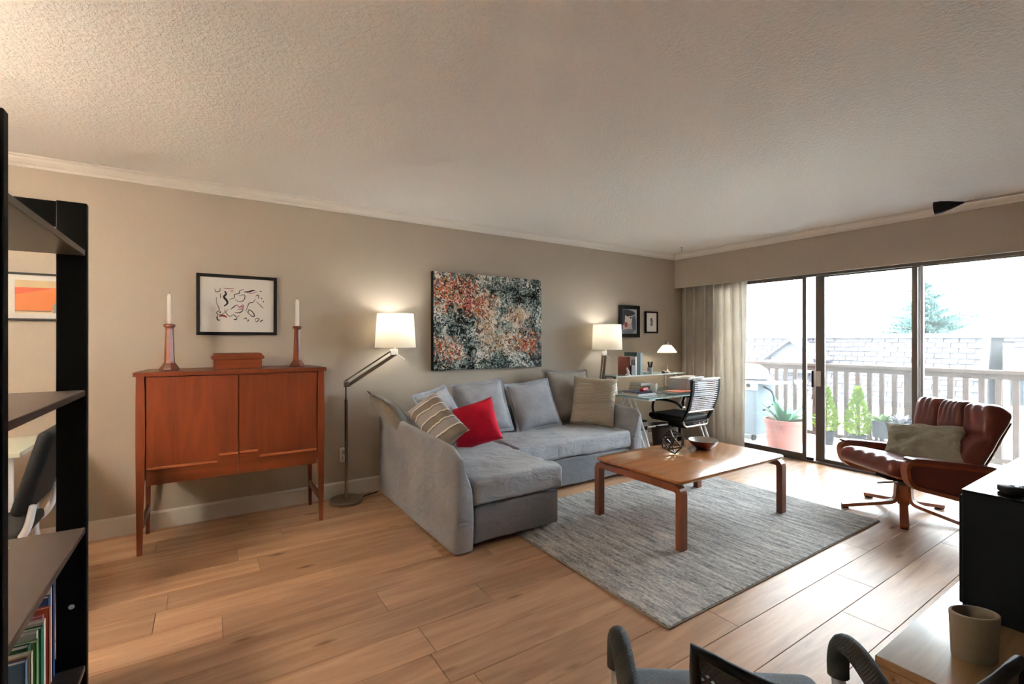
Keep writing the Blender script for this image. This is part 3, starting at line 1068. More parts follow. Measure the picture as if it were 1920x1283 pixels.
# hip end and gable dormer
obj('hip_trim', G().sweep([(0.02, y0 + 0.1, ZN(-0.7)), (0.5, y0 + 0.08, ZN(1.36))], (0, 1, 0), 0.16, 0.06), 'shingle', nb)
dg = obj('dormer', G().prism([(7.45, ZN(0.2)), (8.85, ZN(0.2)), (8.85, ZN(0.78)), (8.13, ZN(1.24)), (7.45, ZN(0.78))], 'x', -0.35, 0.5), 'gable_wood', nb)
for (a, b_) in (((7.22, 0.62), (8.13, 1.30)), ((8.13, 1.30), (9.05, 0.62))):
    obj('dormer_roof', G().sweep([(-0.1, a[0], ZN(a[1])), (-0.1, b_[0], ZN(b_[1]))], (1, 0, 0), 0.95, 0.07), 'shingle', nb)
obj('dormer_window', G().bb((-0.37, 7.85, ZN(0.28)), (-0.34, 8.4, ZN(0.72))), 'concrete_far', dg)
for q in range(8):
    obj('dormer_board', G().bb((-0.365, 7.47 + 0.175 * q, ZN(0.2)), (-0.345, 7.47 + 0.175 * q + 0.165, ZN(0.74))), 'gable_wood', dg) if not (2 <= q <= 5) else None

n2 = thing('cream_house', 'cream walled house with dark windows beside the shingled house', 'building', (17.6, 0, -6.5))
obj('wall', G().bb((0, -6, 0), (8, 3.3, ZN(1.2))), 'stucco', n2)
for k in range(3):
    for q in range(20):
        if k == 0 or q > 7:
            pass
        yy = 3.05 - q * 0.46 - (0.2 if k % 2 else 0)
        o = link('shingle', sh_meshes[(q + k) % 3], 'shingle', n2)
        o.location = (-0.16 + 0.035 * k, yy, ZN(0.94 + 0.15 * k))
        o.scale = (1, 1.35, 1)
obj('roof_cap', G().bb((-0.2, -6, ZN(1.36)), (8, 3.3, ZN(1.46))), 'white_trim', n2)
for (ya, yb, za, zb) in ((2.65, 3.15, -0.4, 0.42), (1.2, 2.0, -0.6, 0.55), (-0.6, 0.6, -0.6, 0.55)):
    w = obj('window', G().bb((-0.05, ya - 0.05, ZN(za - 0.05)), (0.01, yb + 0.05, ZN(zb + 0.05))), 'bronze_aluminium', n2)
    mid = (ya + yb) / 2
    obj('pane', G().bb((-0.06, ya, ZN(za)), (-0.045, mid - 0.02, ZN(zb))), 'concrete_far', w)
    obj('pane', G().bb((-0.06, mid + 0.02, ZN(za)), (-0.045, yb, ZN(zb))), 'dark_glass', w)
obj('pilaster', G().bb((-0.3, 2.2, 0), (0.02, 2.5, ZN(0.78))), 'concrete_far', n2)
obj('drainpipe', G().tube([(-0.08, 2.62, 0), (-0.08, 2.62, ZN(0.8))], 0.05, 8), 'bronze_aluminium', n2)

fb = thing('concrete_block', 'distant pale concrete apartment block rising above the roofs', 'building', (62, 0, -6.5))
obj('wall', G().bb((0, -20, 0), (15, 13.6, ZN(3.4))), 'concrete_far', fb)
obj('penthouse', G().bb((2, -20, ZN(3.4)), (15, 13.2, ZN(4.8))), 'concrete_far', fb)
obj('roof_edge', G().bb((1.7, -20, ZN(4.8)), (15, 13.4, ZN(5.0))), 'concrete_far', fb)
for q in range(4):
    obj('panel', G().bb((-0.12, 1.5 + 3 * q, ZN(1.5)), (0, 4.3 + 3 * q, ZN(3.2))), 'concrete_far', fb)
for k, (yy, xx) in enumerate(((5.0, 23.0), (4.2, 23.3))):
    t = thing('roof_vent', ('white roof vent nearer the fir tree', 'white roof vent nearer the concrete block')[k], 'vent', (xx, yy, -6.5), 0, 'white roof vents')
    obj('pipe', G().lathe([(0.12, 0), (0.12, ZN(1.6))], 10), 'white_metal', t, 40)
    obj('cap', G().lathe([(0.13, ZN(1.58)), (0.34, ZN(1.64)), (0.3, ZN(1.76)), (0.001, ZN(1.9))], 14), 'white_metal', t, 40)

# fir tree
t = thing('fir_tree', 'tall blue-green fir tree rising behind the shingled roof', 'tree', (30.0, 8.35, -6.5))
TH = ZN(4.35)
obj('trunk', G().tube([(0, 0, 0), (0, 0, TH * 0.98)], [0.28, 0.02], 8), 'bark', t)
gg = G()
rr = random.Random(21)
z = 6.2
while z < TH - 0.1:
    f_ = (TH - z) / TH
    R = min(3.2, 0.12 + 9.0 * f_ * (0.75 + 0.4 * rr.random()))
    nb_ = 5 + int(26 * f_)
    for k in range(nb_):
        a = rr.random() * 2 * pi
        L = R * (0.55 + 0.5 * rr.random())
        lift = 0.12 + 0.2 * (1 - f_)
        d = Vector((cos(a), sin(a), lift)).normalized()
        sd = Vector((-sin(a), cos(a), 0))
        nseg = max(4, int(L / 0.16))
        for s in range(nseg):
            tt = (s + 0.6) / nseg
            p = d * L * tt + Vector((0, 0, z - 0.22 * L * tt * tt + 0.16 * L * tt ** 4))
            wv_ = (0.42 * L * (1 - tt) + 0.10) * (0.8 + 0.4 * rr.random())
            for sg in (-1, 1):
                q = p + sd * sg * wv_ * 0.8 + d * 0.18 * L * 0.5 + Vector((0, 0, -0.09 * rr.random()))
                e = d * 0.085 + Vector((0, 0, 0.03))
                gg.add([p - e, p + e, q + e * 0.35, q - e * 0.25 + Vector((0, 0, -0.05))], [(0, 1, 2, 3)])
            dn = Vector((0, 0, -0.16 - 0.06 * rr.random()))
            gg.add([p - d * 0.08, p + d * 0.12, p + d * 0.04 + dn], [(0, 1, 2)])
    z += 0.2
o = obj('foliage', gg, 'leaf_fir', t)
o['kind'] = 'stuff'
gs = G()
t = thing('street_shrub', 'teal-green shrub below the railing behind the terracotta pot', 'shrub', (9.0, 4.9, -6.5))
for k in range(900):
    a, b_ = rr.random() * 2 * pi, rr.random() * pi
    R = 0.95 * rr.random() ** 0.4
    p = Vector((R * 0.8 * cos(a) * sin(b_), R * sin(a) * sin(b_), ZN(-0.35) + 0.75 * R * cos(b_)))
    d = Vector((rr.random() - .5, rr.random() - .5, rr.random() - .3)).normalized() * 0.09
    s = d.orthogonal().normalized() * 0.03
    gs.add([p - s, p + d * 0.5 - s, p + d, p + d * 0.5 + s], [(0, 1, 2, 3)])
o = obj('foliage', gs, 'leaf_agave', t)
o['kind'] = 'stuff'
obj('stem', G().tube([(0, 0, 0), (0, 0, ZN(-0.3))], [0.08, 0.03], 7), 'bark', t)

# ------------------------------------------------------------------ curtain
g = G()
def cur(u, v):
    y = 3.945 - 0.875 * u
    ph = u * 2 * pi * 7.0 + 0.6 * sin(u * 9) + 0.35 * sin(v * 2.2 + u * 5)
    amp = 0.040 + 0.006 * sin(u * 13) + 0.008 * v
    return Vector((5.243 + amp * sin(ph) + 0.006 * NZ((u * 6, v * 2, 0), 1, 4), y + 0.012 * cos(ph * 2) + 0.02 * (1 - v) * sin(u * 7), 0.015 + 1.955 * v))
nu, nv = 150, 14
g.grid(cur, nu, nv)
def cur2(u, v):
    p = cur(u, v)
    return p + Vector((0.004, 0, 0))
g.grid(cur2, nu, nv)
o = obj('curtain', g, 'curtain_fabric', None, 70)
tag(o, 'beige floor-length linen curtain gathered beside the glass door', 'curtain')

# ------------------------------------------------------------------ teak cabinet
cb = thing('teak_cabinet', 'teak two-door cabinet on tall legs against the long wall', 'cabinet', (0.182, 3.74, 0))
W2, FY, BY = 0.527, -0.205, 0.215
obj('top', G().prism([(-W2 - 0.012, FY - 0.012), (W2 + 0.012, FY - 0.012), (W2 + 0.012, FY + 0.05), (W2 - 0.03, BY), (-W2 + 0.03, BY), (-W2 - 0.012, FY + 0.05)], 'z', 1.066, 1.09), 'teak_x', cb)
obj('carcass', G().bb((-W2 + 0.035, FY + 0.03, 0.44), (W2 - 0.035, BY, 1.066)), 'teak_dark', cb)
def leg(x, y, ztop, w, side):
    prof = [(0.0, 0.026), (0.3, 0.036), (0.62, 0.046), (0.85, 0.043), (1.0, 0.038)]
    vs, fs = [], []
    for t_, ww in prof:
        hw = ww * w / 0.046 / 2
        ox = side * (0.046 - ww) * 0.25
        vs += [(x - hw + ox, y - hw, ztop * t_), (x + hw + ox, y - hw, ztop * t_), (x + hw + ox, y + hw, ztop * t_), (x - hw + ox, y + hw, ztop * t_)]
    for i in range(len(prof) - 1):
        for k in range(4):
            k2 = (k + 1) % 4
            fs.append((i * 4 + k, i * 4 + k2, i * 4 + 4 + k2, i * 4 + 4 + k))
    fs += [(0, 3, 2, 1), tuple(len(vs) - 4 + k for k in range(4))]
    return G().add(vs, fs)
for s in (-1, 1):
    obj('leg', leg(s * (W2 - 0.022), FY + 0.02, 1.066, 0.046, s), 'teak', cb)
    obj('leg', leg(s * (W2 - 0.03), BY - 0.025, 1.0, 0.036, s), 'teak_dark', cb)
    obj('stretcher', G().bb((s * (W2 - 0.028) - 0.009, FY + 0.03, 0.155), (s * (W2 - 0.028) + 0.009, BY - 0.03, 0.195)), 'teak_dark', cb)
SEAM = 0.0
zl, zm = 0.512, 0.552
IN = W2 - 0.05
fy0, fy1 = FY + 0.004, FY + 0.032
for s, nm in ((-1, 'left'), (1, 'right')):
    xs = [s * 0.003, s * 0.11, s * 0.11, s * IN, s * IN, s * 0.003]
    zs = [zm, zm, zl, zl, 1.06, 1.06]
    d = obj('door', G().prism(list(zip(xs, zs)), 'y', fy0, fy1), 'teak', cb)
    h = obj('handle_lip', G().rbb((min(s * 0.118, s * (IN - 0.002)), FY - 0.012, zl - 0.006), (max(s * 0.118, s * (IN - 0.002)), FY + 0.01, zl + 0.008), 0.004), 'teak_edge', d, 40)
    obj('handle_lip', G().rbb((min(s * 0.004, s * 0.11), FY - 0.012, zm - 0.006), (max(s * 0.004, s * 0.11), FY + 0.01, zm + 0.008), 0.004), 'teak_edge', d, 40)
    obj('lower_panel', G().prism(list(zip([s * 0.001, s * IN, s * IN, s * 0.112, s * 0.112, s * 0.001], [0.412, 0.412, zl - 0.007, zl - 0.007, zm - 0.007, zm - 0.007])), 'y', fy0 - 0.001, fy1), 'teak_x', cb)

for k, (x, lab) in enumerate(((-0.192, 'turned teak candlestick at the orange picture end of the cabinet'), (0.557, 'turned teak candlestick at the floor lamp end of the cabinet'))):
    t = thing('candlestick', lab, 'candlestick', (x, 3.70, 1.09), 0.2, 'pair of teak candlesticks')
    obj('foot', G().lathe([(0.052, 0), (0.054, 0.006), (0.05, 0.018), (0.036, 0.04), (0.031, 0.048)], 8), 'teak_dark', t)
    obj('column', G().lathe([(0.031, 0.048), (0.0285, 0.06), (0.021, 0.262), (0.0225, 0.272)], 8), 'teak', t)
    obj('cup', G().lathe([(0.0225, 0.272), (0.031, 0.279), (0.032, 0.289), (0.026, 0.294), (0.016, 0.292), (0.014, 0.286)], 16), 'teak', t, 40)
    t = thing('taper_candle', ('white taper candle in the candlestick at the orange picture end', 'white taper candle in the candlestick at the floor lamp end')[k], 'candle', (x, 3.70, 1.376), 0, 'white taper candles')
    obj('wax', G().lathe([(0.0135, 0), (0.0135, 0.18), (0.011, 0.196), (0.004, 0.204), (0.0005, 0.205)], 16), 'candle_wax', t, 40)
    obj('wick', G().tube([(0, 0, 0.203), (0.001, 0, 0.213)], 0.0012, 5), 'ink', t)

t = thing('wooden_box', 'low teak box with an overhanging lid on the cabinet', 'box', (0.186, 3.76, 1.09), 0.03)
obj('body', G().rbb((-0.14, -0.085, 0), (0.14, 0.085, 0.065), 0.003, 1), 'teak_x', t)
lid_p = [(-0.152, 0.065), (0.152, 0.065), (0.155, 0.078), (0.135, 0.104), (-0.135, 0.104), (-0.155, 0.078)]
obj('lid', G().prism(lid_p, 'y', -0.098, 0.098), 'teak_x', t)

# ------------------------------------------------------------------ pictures on the long wall
def framed(name, label, x0, x1, z0, z1, fw, fmat, mat_w, depth=0.028, cat='picture', matcol='paper'):
    cx, cz = (x0 + x1) / 2, (z0 + z1) / 2
    t = thing(name, label, cat, (cx, YB - 0.002, cz))
    a, b_ = (x1 - x0) / 2, (z1 - z0) / 2
    f = G().rbb((-a, -depth, b_ - fw), (a, 0, b_), 0.002, 1).rbb((-a, -depth, -b_), (a, 0, -b_ + fw), 0.002, 1)
    f.rbb((-a, -depth, -b_ + fw), (-a + fw, 0, b_ - fw), 0.002, 1).rbb((a - fw, -depth, -b_ + fw), (a, 0, b_ - fw), 0.002, 1)
    obj('frame', f, fmat, t)
    obj('mount', G().bb((-a + fw, -depth * 0.55, -b_ + fw), (a - fw, -0.001, b_ - fw)), matcol, t)
    return t, -depth * 0.55

t, yf = framed('framed_ink_drawing', 'black framed abstract ink drawing hanging above the teak cabinet', -0.054, 0.456, 1.32, 1.757, 0.022, 'black_matte', 0)
# strokes in drawing coordinates: x 360..530, y 500..640 of the picture mapped to the sheet
def S(px, py):
    return ((px - 84) / (1450 - 84) * 0.51 - 0.255, 0.2185 - (py - 150) / (1180 - 150) * 0.437)
strokes = [
    ('ink', 26, [(545, 430), (565, 480), (530, 530), (575, 590), (585, 640), (530, 690)]),
    ('ink', 8, [(405, 540), (410, 640), (440, 700), (450, 760), (410, 800), (430, 830), (490, 830), (540, 790), (540, 730)]),
    ('ink', 9, [(470, 380), (460, 430), (400, 450), (380, 400)]),
    ('ink', 7, [(470, 470), (475, 560)]),
    ('ink', 10, [(620, 570), (700, 540), (710, 480), (780, 460), (800, 410), (870, 385)]),
    ('ink', 9, [(720, 560), (770, 600), (840, 590), (880, 540), (870, 480), (780, 500)]),
    ('ink', 20, [(870, 430), (960, 420), (1010, 400), (1060, 400)]),
    ('ink_pink', 10, [(900, 440), (980, 450), (1060, 430), (1100, 410)]),
    ('ink', 9, [(900, 770), (930, 680), (960, 620), (1030, 600), (1070, 540)]),
    ('ink', 10, [(1070, 500), (1105, 470), (1125, 500), (1115, 540)]),
    ('ink', 8, [(1080, 590), (1130, 630), (1190, 690), (1210, 700)]),
    ('ink', 12, [(920, 770), (970, 820), (1030, 860), (1045, 820), (1000, 760), (950, 740), (940, 790)]),
    ('ink_pink', 22, [(745, 650), (790, 700), (850, 660), (840, 720), (760, 740)]),
    ('ink', 12, [(640, 740), (700, 690), (740, 660)]),
    ('ink', 12, [(710, 790), (770, 795), (830, 770), (860, 720)]),
    ('ink', 14, [(690, 915), (730, 910), (750, 880)]),
    ('ink', 10, [(1060, 910), (1090, 880), (1130, 900), (1090, 945), (1060, 920)]),
    ('ink', 14, [(1150, 945), (1200, 905)]),
    ('ink', 10, [(860, 900), (900, 880), (915, 910)]),
    ('ink', 12, [(930, 945), (950, 905)]),
    ('ink_red', 26, [(450, 860), (520, 850), (580, 880)]),
    ('ink', 14, [(430, 850), (415, 890), (440, 930), (470, 920)]),
    ('ink', 22, [(455, 795), (480, 790)]),
    ('ink', 9, [(640, 860), (690, 830), (740, 870), (790, 840)]),
    ('ink', 8, [(600, 740), (560, 790), (620, 860), (660, 850)]),
    ('ink', 10, [(1140, 400), (1180, 410)]), ('ink', 12, [(1165, 520), (1185, 540)]), ('ink', 11, [(1200, 570), (1215, 600)]),
    ('ink_pink', 14, [(520, 380), (600, 385), (700, 380)]), ('ink_pink', 16, [(640, 430), (690, 420)]),
]
inks = {}
for q, (mt, w, pts) in enumerate(strokes):
    P = smooth_path([Vector((*S(*p), 0)) for p in pts], 5)
    hw = w / 2680.0 * 0.51 * 1.5
    vs, fs = [], []
    for i, p in enumerate(P):
        tg = (P[min(i + 1, len(P) - 1)] - P[max(0, i - 1)]).normalized()
        nn = Vector((-tg.y, tg.x, 0)) * hw * (0.45 + 0.55 * sin(pi * min(1, max(0.08, i / (len(P) - 1)))))
        for c in (p - nn, p + nn):
            vs.append((c.x, yf - 0.0006 - 0.00003 * q, c.y))
    for i in range(len(P) - 1):
        fs.append((2 * i, 2 * i + 1, 2 * i + 3, 2 * i + 2))
    inks.setdefault(mt, G()).add(vs, fs)
for mt, gk in inks.items():
    obj('ink_strokes', gk, mt, t)

t = thing('splatter_painting', 'large unframed splatter painting hanging above the grey sofa', 'painting', (2.3345, YB - 0.002, 1.458))
obj('stretcher_box', G().bb((-0.6095, -0.05, -0.452), (0.6095, 0, 0.452)), 'black_matte', t)
obj('canvas', G().rbb((-0.606, -0.0525, -0.449), (0.6095, -0.0498, 0.452), 0.001, 1), 'splatter_painting', t)

t, yf = framed('framed_orange_landscape', 'framed orange landscape print seen through the black bookcase', -1.025, -0.645, 1.402, 1.69, 0.012, 'black_matte', 0)
obj('print', G().bb((-0.12, yf - 0.001, -0.098), (0.12, yf, 0.10)), colour((208, 186, 146)), t)
obj('orange_field', G().prism([(-0.12, -0.085), (0.12, -0.085), (0.12, 0.06), (-0.12, 0.055)], 'y', yf - 0.0016, yf - 0.001), colour((196, 110, 42)), t)
obj('red_band', G().prism([(-0.12, 0.012), (0.05, 0.055), (-0.12, 0.055)], 'y', yf - 0.0022, yf - 0.0016), colour((184, 76, 30)), t)
obj('dark_line', G().bb((-0.12, yf - 0.0022, -0.09), (0.04, yf - 0.0016, -0.084)), colour((70, 60, 54)), t)
obj('small_hut', G().prism([(0.045, -0.098), (0.10, -0.098), (0.10, -0.03), (0.06, -0.03), (0.045, -0.05)], 'y', yf - 0.0022, yf - 0.0016), colour((120, 132, 128)), t)

t, yf = framed('framed_portrait_print', 'black framed print of dark and pale patches above the desk', 4.119, 4.468, 1.316, 1.701, 0.045, 'black_matte', 0)
rr = random.Random(4)
patches = [((44, 48, 60), -0.12, 0.14, 0.12, 0.14), ((60, 64, 78), -0.125, 0.02, 0.06, 0.12), ((226, 214, 204), -0.02, 0.03, 0.06, 0.075), ((206, 178, 170), -0.05, -0.06, 0.07, 0.05),
           ((150, 60, 62), -0.06, -0.04, 0.025, 0.035), ((84, 92, 108), 0.08, -0.02, 0.035, 0.1), ((112, 120, 132), -0.02, -0.12, 0.1, 0.03), ((40, 42, 50), -0.01, 0.1, 0.1, 0.04), ((36, 38, 44), 0.02, 0.045, 0.012, 0.012)]
obj('print', G().bb((-0.125, yf - 0.001, -0.145), (0.125, yf, 0.145)), colour((176, 184, 196)), t)
for q, (c, cx, cz, rx, rz) in enumerate(patches):
    pts = []
    for k in range(14):
        a = 2 * pi * k / 14
        kk = 0.85 + 0.3 * rr.random()
        pts.append((max(-0.124, min(0.124, cx + rx * kk * cos(a))), max(-0.144, min(0.144, cz + rz * kk * sin(a)))))
    obj('patch', G().prism(pts, 'y', yf - 0.0014 - 0.0003 * q, yf - 0.001), colour(c), t)

t, yf = framed('framed_small_sketch', 'small black framed sketch on wide white mount above the desk lamp', 4.574, 4.802, 1.371, 1.641, 0.018, 'black_matte', 0)
for q, (cx, cz, rx, rz) in enumerate(((0, 0.03, 0.022, 0.028), (-0.004, -0.02, 0.018, 0.03), (0.02, -0.01, 0.012, 0.04))):
    obj('sketch_mark', G().prism([(cx + rx * cos(2 * pi * k / 10) * (0.8 + 0.3 * (k % 2)), cz + rz * sin(2 * pi * k / 10)) for k in range(10)], 'y', yf - 0.001 - 0.0003 * q, yf), colour(((84, 88, 98), (120, 124, 132), (150, 152, 156))[q]), t)

# ------------------------------------------------------------------ wall outlet
t = thing('wall_outlet', 'white wall outlet with a plug behind the floor lamp', 'outlet', (0.955, YB - 0.001, 0.34))
obj('plate', G().rbb((-0.036, -0.007, -0.06), (0.036, 0, 0.06), 0.003), 'white_plastic', t, 40)
obj('plug', G().rbb((-0.014, -0.035, -0.04), (0.016, -0.007, -0.008), 0.005), 'white_plastic', t, 40)
for dz in (-0.022, 0.022):
    obj('socket', G().rbb((-0.017, -0.0085, dz - 0.014), (0.017, -0.006, dz + 0.014), 0.003), 'grey_plastic', t, 40)

# ------------------------------------------------------------------ floor lamps
def floor_lamp(label, base, joint_z, arm_end, shade, watts):
    """base (x,y); arm_end and shade centre are offsets from the base axis; shade=(dx,dy,z0,z1,r_bottom,r_top)"""
    t = thing('floor_lamp', label, 'lamp', (base[0], base[1], 0), 0, 'chrome arm floor lamps')
    obj('base', G().lathe([(0.126, 0), (0.129, 0.004), (0.129, 0.02), (0.124, 0.026), (0.02, 0.028)], 40), 'brushed_steel', t, 40)
    obj('pole', G().lathe([(0.013, 0.026), (0.013, joint_z - 0.12), (0.0095, joint_z - 0.118), (0.0095, joint_z)], 14), 'brushed_steel', t, 40)
    obj('joint', G().tube([(0, -0.03, joint_z), (0, 0.03, joint_z)], 0.014, 12).rbb((-0.02, -0.012, joint_z - 0.02), (0.02, 0.012, joint_z + 0.03), 0.004), 'chrome', t, 40)
    e = Vector(arm_end)
    a0 = Vector((0, 0, joint_z + 0.01))
    d = (e - a0).normalized()
    side = Vector((-d.y, d.x, 0)).normalized() if abs(d.z) < 0.99 else Vector((0, 1, 0))
    up = d.cross(side)
    if up.z < 0:
        up = -up
    for s, w in ((-1, 0.026), (1, 0.010)):
        off = up * (0.021 * s)
        obj('arm_bar', G().sweep([a0 + off, e + off], side, 0.018, w), 'brushed_steel' if s < 0 else 'chrome', t)
    obj('arm_clamp', G().rbox((0, 0, 0), (0.06, 0.036, 0.05), 0.008, 2, Matrix.Translation(e + Vector((0, 0, 0.0)))), 'white_plastic', t, 40)
    obj('handle_rod', G().tube([e, e + Vector((0.085, -0.02, -0.065))], 0.0045, 8), 'white_metal', t, 40)
    sx_, sy_, z0, z1, rb, rt = shade
    obj('neck', G().tube([e, (sx_, sy_, z0 + 0.02), (sx_, sy_, z0 + 0.08)], 0.009, 8), 'white_metal', t, 40)
    sh = obj('lamp_shade', G().lathe([(rb, z0), (rt, z1), (rt - 0.003, z1), (rb - 0.003, z0), (rb, z0)], 48, (sx_, sy_, 0)), 'lampshade_cloth', t, 60)
    bul = obj('bulb', G().lathe([(0.012, z0 + 0.08), (0.028, z0 + 0.115), (0.03, z0 + 0.14), (0.018, z0 + 0.165), (0.001, z0 + 0.17)], 14, (sx_, sy_, 0)), 'white_plastic', t, 60)
    sp = G()
    for k in range(3):
        a = 2 * pi * k / 3
        sp.tube([(sx_, sy_, z1 - 0.03), (sx_ + (rt - 0.002) * cos(a), sy_ + (rt - 0.002) * sin(a), z1 - 0.012)], 0.0025, 5)
    obj('shade_spider', sp, 'white_metal', t)
    point_light('floor_lamp_light', (sx_, sy_, z0 + 0.2), watts, (1.0, 0.95, 0.88), 0.04, t)
    return t
floor_lamp('chrome arm floor lamp with white drum shade between cabinet and sofa', (0.938, 3.845), 0.93, (0.375, -0.04, 1.185), (0.385, -0.045, 1.222, 1.502, 0.166, 0.148), LAMP_WATTS)
floor_lamp('chrome arm floor lamp with white drum shade behind the glass desk', (3.715, 3.862), 0.80, (0.015, -0.03, 1.135), (0.03, -0.06, 1.178, 1.456, 0.166, 0.155), LAMP_WATTS * 0.7)
o = obj('lamp_cord', G().tube(smooth_path([(1.07, 3.87, 0.007), (1.12, 3.90, 0.006), (1.17, 3.915, 0.006), (1.215, 3.93, 0.006)], 6), 0.0045, 6), 'black_matte', None, 60)
tag(o, 'black cord on the floor from the lamp base to the sofa', 'cord')
o = obj('lamp_cord', G().tube(smooth_path([(1.075, 3.83, 0.007), (1.13, 3.845, 0.006), (1.18, 3.85, 0.006), (1.215, 3.855, 0.006)], 6), 0.0045, 6), colour((178, 150, 108)), None, 60)
tag(o, 'tan cord on the floor from the lamp base to the sofa', 'cord')

# ------------------------------------------------------------------ sofa
so = thing('sectional_sofa', 'light grey fabric corner sofa with a chaise end', 'sofa', (0, 0, 0))
def wr(amp, s, seed, k=(1, 1, 1)):
    def f(u, p):
        d = NZ((p.x * k[0], p.y * k[1], p.z * k[2]), s, seed) * amp + NZ((p.x * k[0], p.y * k[1], p.z * k[2]), s * 2.7, seed + 3) * amp * 0.5
        return p + Vector((u.x ** 3, u.y ** 3, u.z)) * d
    return f
def seat_fn(seed, crown=0.012):
    f0 = wr(0.010, 6, seed, (1, 2.4, 1))
    def f(u, p):
        p = f0(u, p)
        if u.z > 0:
            p.z += crown * (1 - u.x ** 2) * (1 - u.y ** 2)
        return p
    return f
ZS = 0.425
obj('chaise_base', G().soft((1.70, 3.235, 0.145), (0.665, 1.42, 0.225), 0.02, (10, 20, 3), wr(0.004, 6, 1)), 'sofa_base_shaded', so, 60)
obj('base', G().soft((2.70, 3.53, 0.15), (1.34, 0.83, 0.235), 0.02, (20, 10, 3), wr(0.004, 5, 2)), 'sofa_base_shaded', so, 60)
obj('chaise_seat_cushion', G().soft((1.705, 3.145, 0.351), (0.695, 1.29, 0.158), 0.028, (18, 30, 4), seat_fn(3)), 'sofa_fabric', so, 70)
obj('seat_cushion', G().soft((2.715, 3.45, 0.352), (1.305, 0.71, 0.158), 0.032, (34, 18, 4), seat_fn(5)), 'sofa_fabric', so, 70)
obj('back_frame', G().soft((2.39, 3.895, 0.34), (2.05, 0.15, 0.63), 0.04, (26, 3, 10), wr(0.006, 4, 6)), 'sofa_fabric', so, 70)
# arms: flared section lofted along y
def arm_ring(t, sgn, x_out, y, top, w, shrink=0.0):
    pts = [(0.0, 0.012), (-0.006, 0.05), (0.0, 0.2), (0.002, 0.42), (0.0, top - 0.06), (0.0, top - 0.022), (0.010, top - 0.004), (0.024, top), (0.040, top - 0.010), (0.052, top - 0.04), (0.075, top - 0.11), (0.105, top - 0.17), (0.122, top - 0.23), (w - 0.004, 0.34), (w, 0.2), (w, 0.05), (w - 0.006, 0.012)]
    out = []
    for a, z in pts:
        a2 = a + (w / 2 - a) * shrink
        z2 = 0.012 + (z - 0.012) * (1 - 0.06 * shrink)
        p = Vector((x_out + sgn * a2, y, z2))
        d = NZ((p.x * 2, p.y, p.z), 5, 8) * 0.008 + NZ((p.x, p.y, p.z * 2), 14, 2) * 0.005
        out.append(p + Vector((d * (1 if a < w / 2 else -1) * -sgn, 0, d * 0.4)))
    return out
def arm(sgn, x_out, y0, y1, tf, tb, w, nm):
    g = G()
    ys, shr = [], []
    n = 40
    for i in range(n + 1):
        ys.append(y0 + 0.03 + (y1 - y0 - 0.06) * i / n); shr.append(0)
    pre = [(y0, 0.42), (y0 + 0.003, 0.22), (y0 + 0.010, 0.1), (y0 + 0.02, 0.03)]
    post = [(y1 - 0.02, 0.03), (y1 - 0.01, 0.1), (y1 - 0.003, 0.22), (y1, 0.42)]
    rows = pre + list(zip(ys, shr)) + post
    vs = []
    for y, s in rows:
        tt = (y - y0) / (y1 - y0)
        top = tf + (tb - tf) * min(1, tt * 1.5) - 0.05 * max(0, 1 - tt * 11) ** 2 - 0.03 * max(0, (tt - 0.93) / 0.07) ** 2
        vs += arm_ring(tt, sgn, x_out, y, top, w, s)
    k = len(vs) // len(rows)
    fs = []
    for i in range(len(rows) - 1):
        for j in range(k):
            j2 = (j + 1) % k
            fs.append((i * k + j, i * k + j2, (i + 1) * k + j2, (i + 1) * k + j))
    fs += [tuple(range(k)), tuple((len(rows) - 1) * k + j for j in range(k))]
    return obj(nm, g.add(vs, fs), 'sofa_fabric', so, 60)
arm(1, 1.232, 2.50, 3.965, 0.64, 0.672, 0.132, 'arm')
arm(-1, 3.505, 3.085, 3.965, 0.62, 0.655, 0.132, 'arm')

# ------------------------------------------------------------------ cushions
def basis(n, up, roll=0.0):
    n = Vector(n).normalized()
    u = Vector(up)
    u = (u - n * u.dot(n)).normalized()
    r = u.cross(n)
    m = Matrix((r, u, n)).transposed().to_4x4()      # local x = right, y = up, z = normal
    return m @ Matrix.Rotation(roll, 4, 'Z')

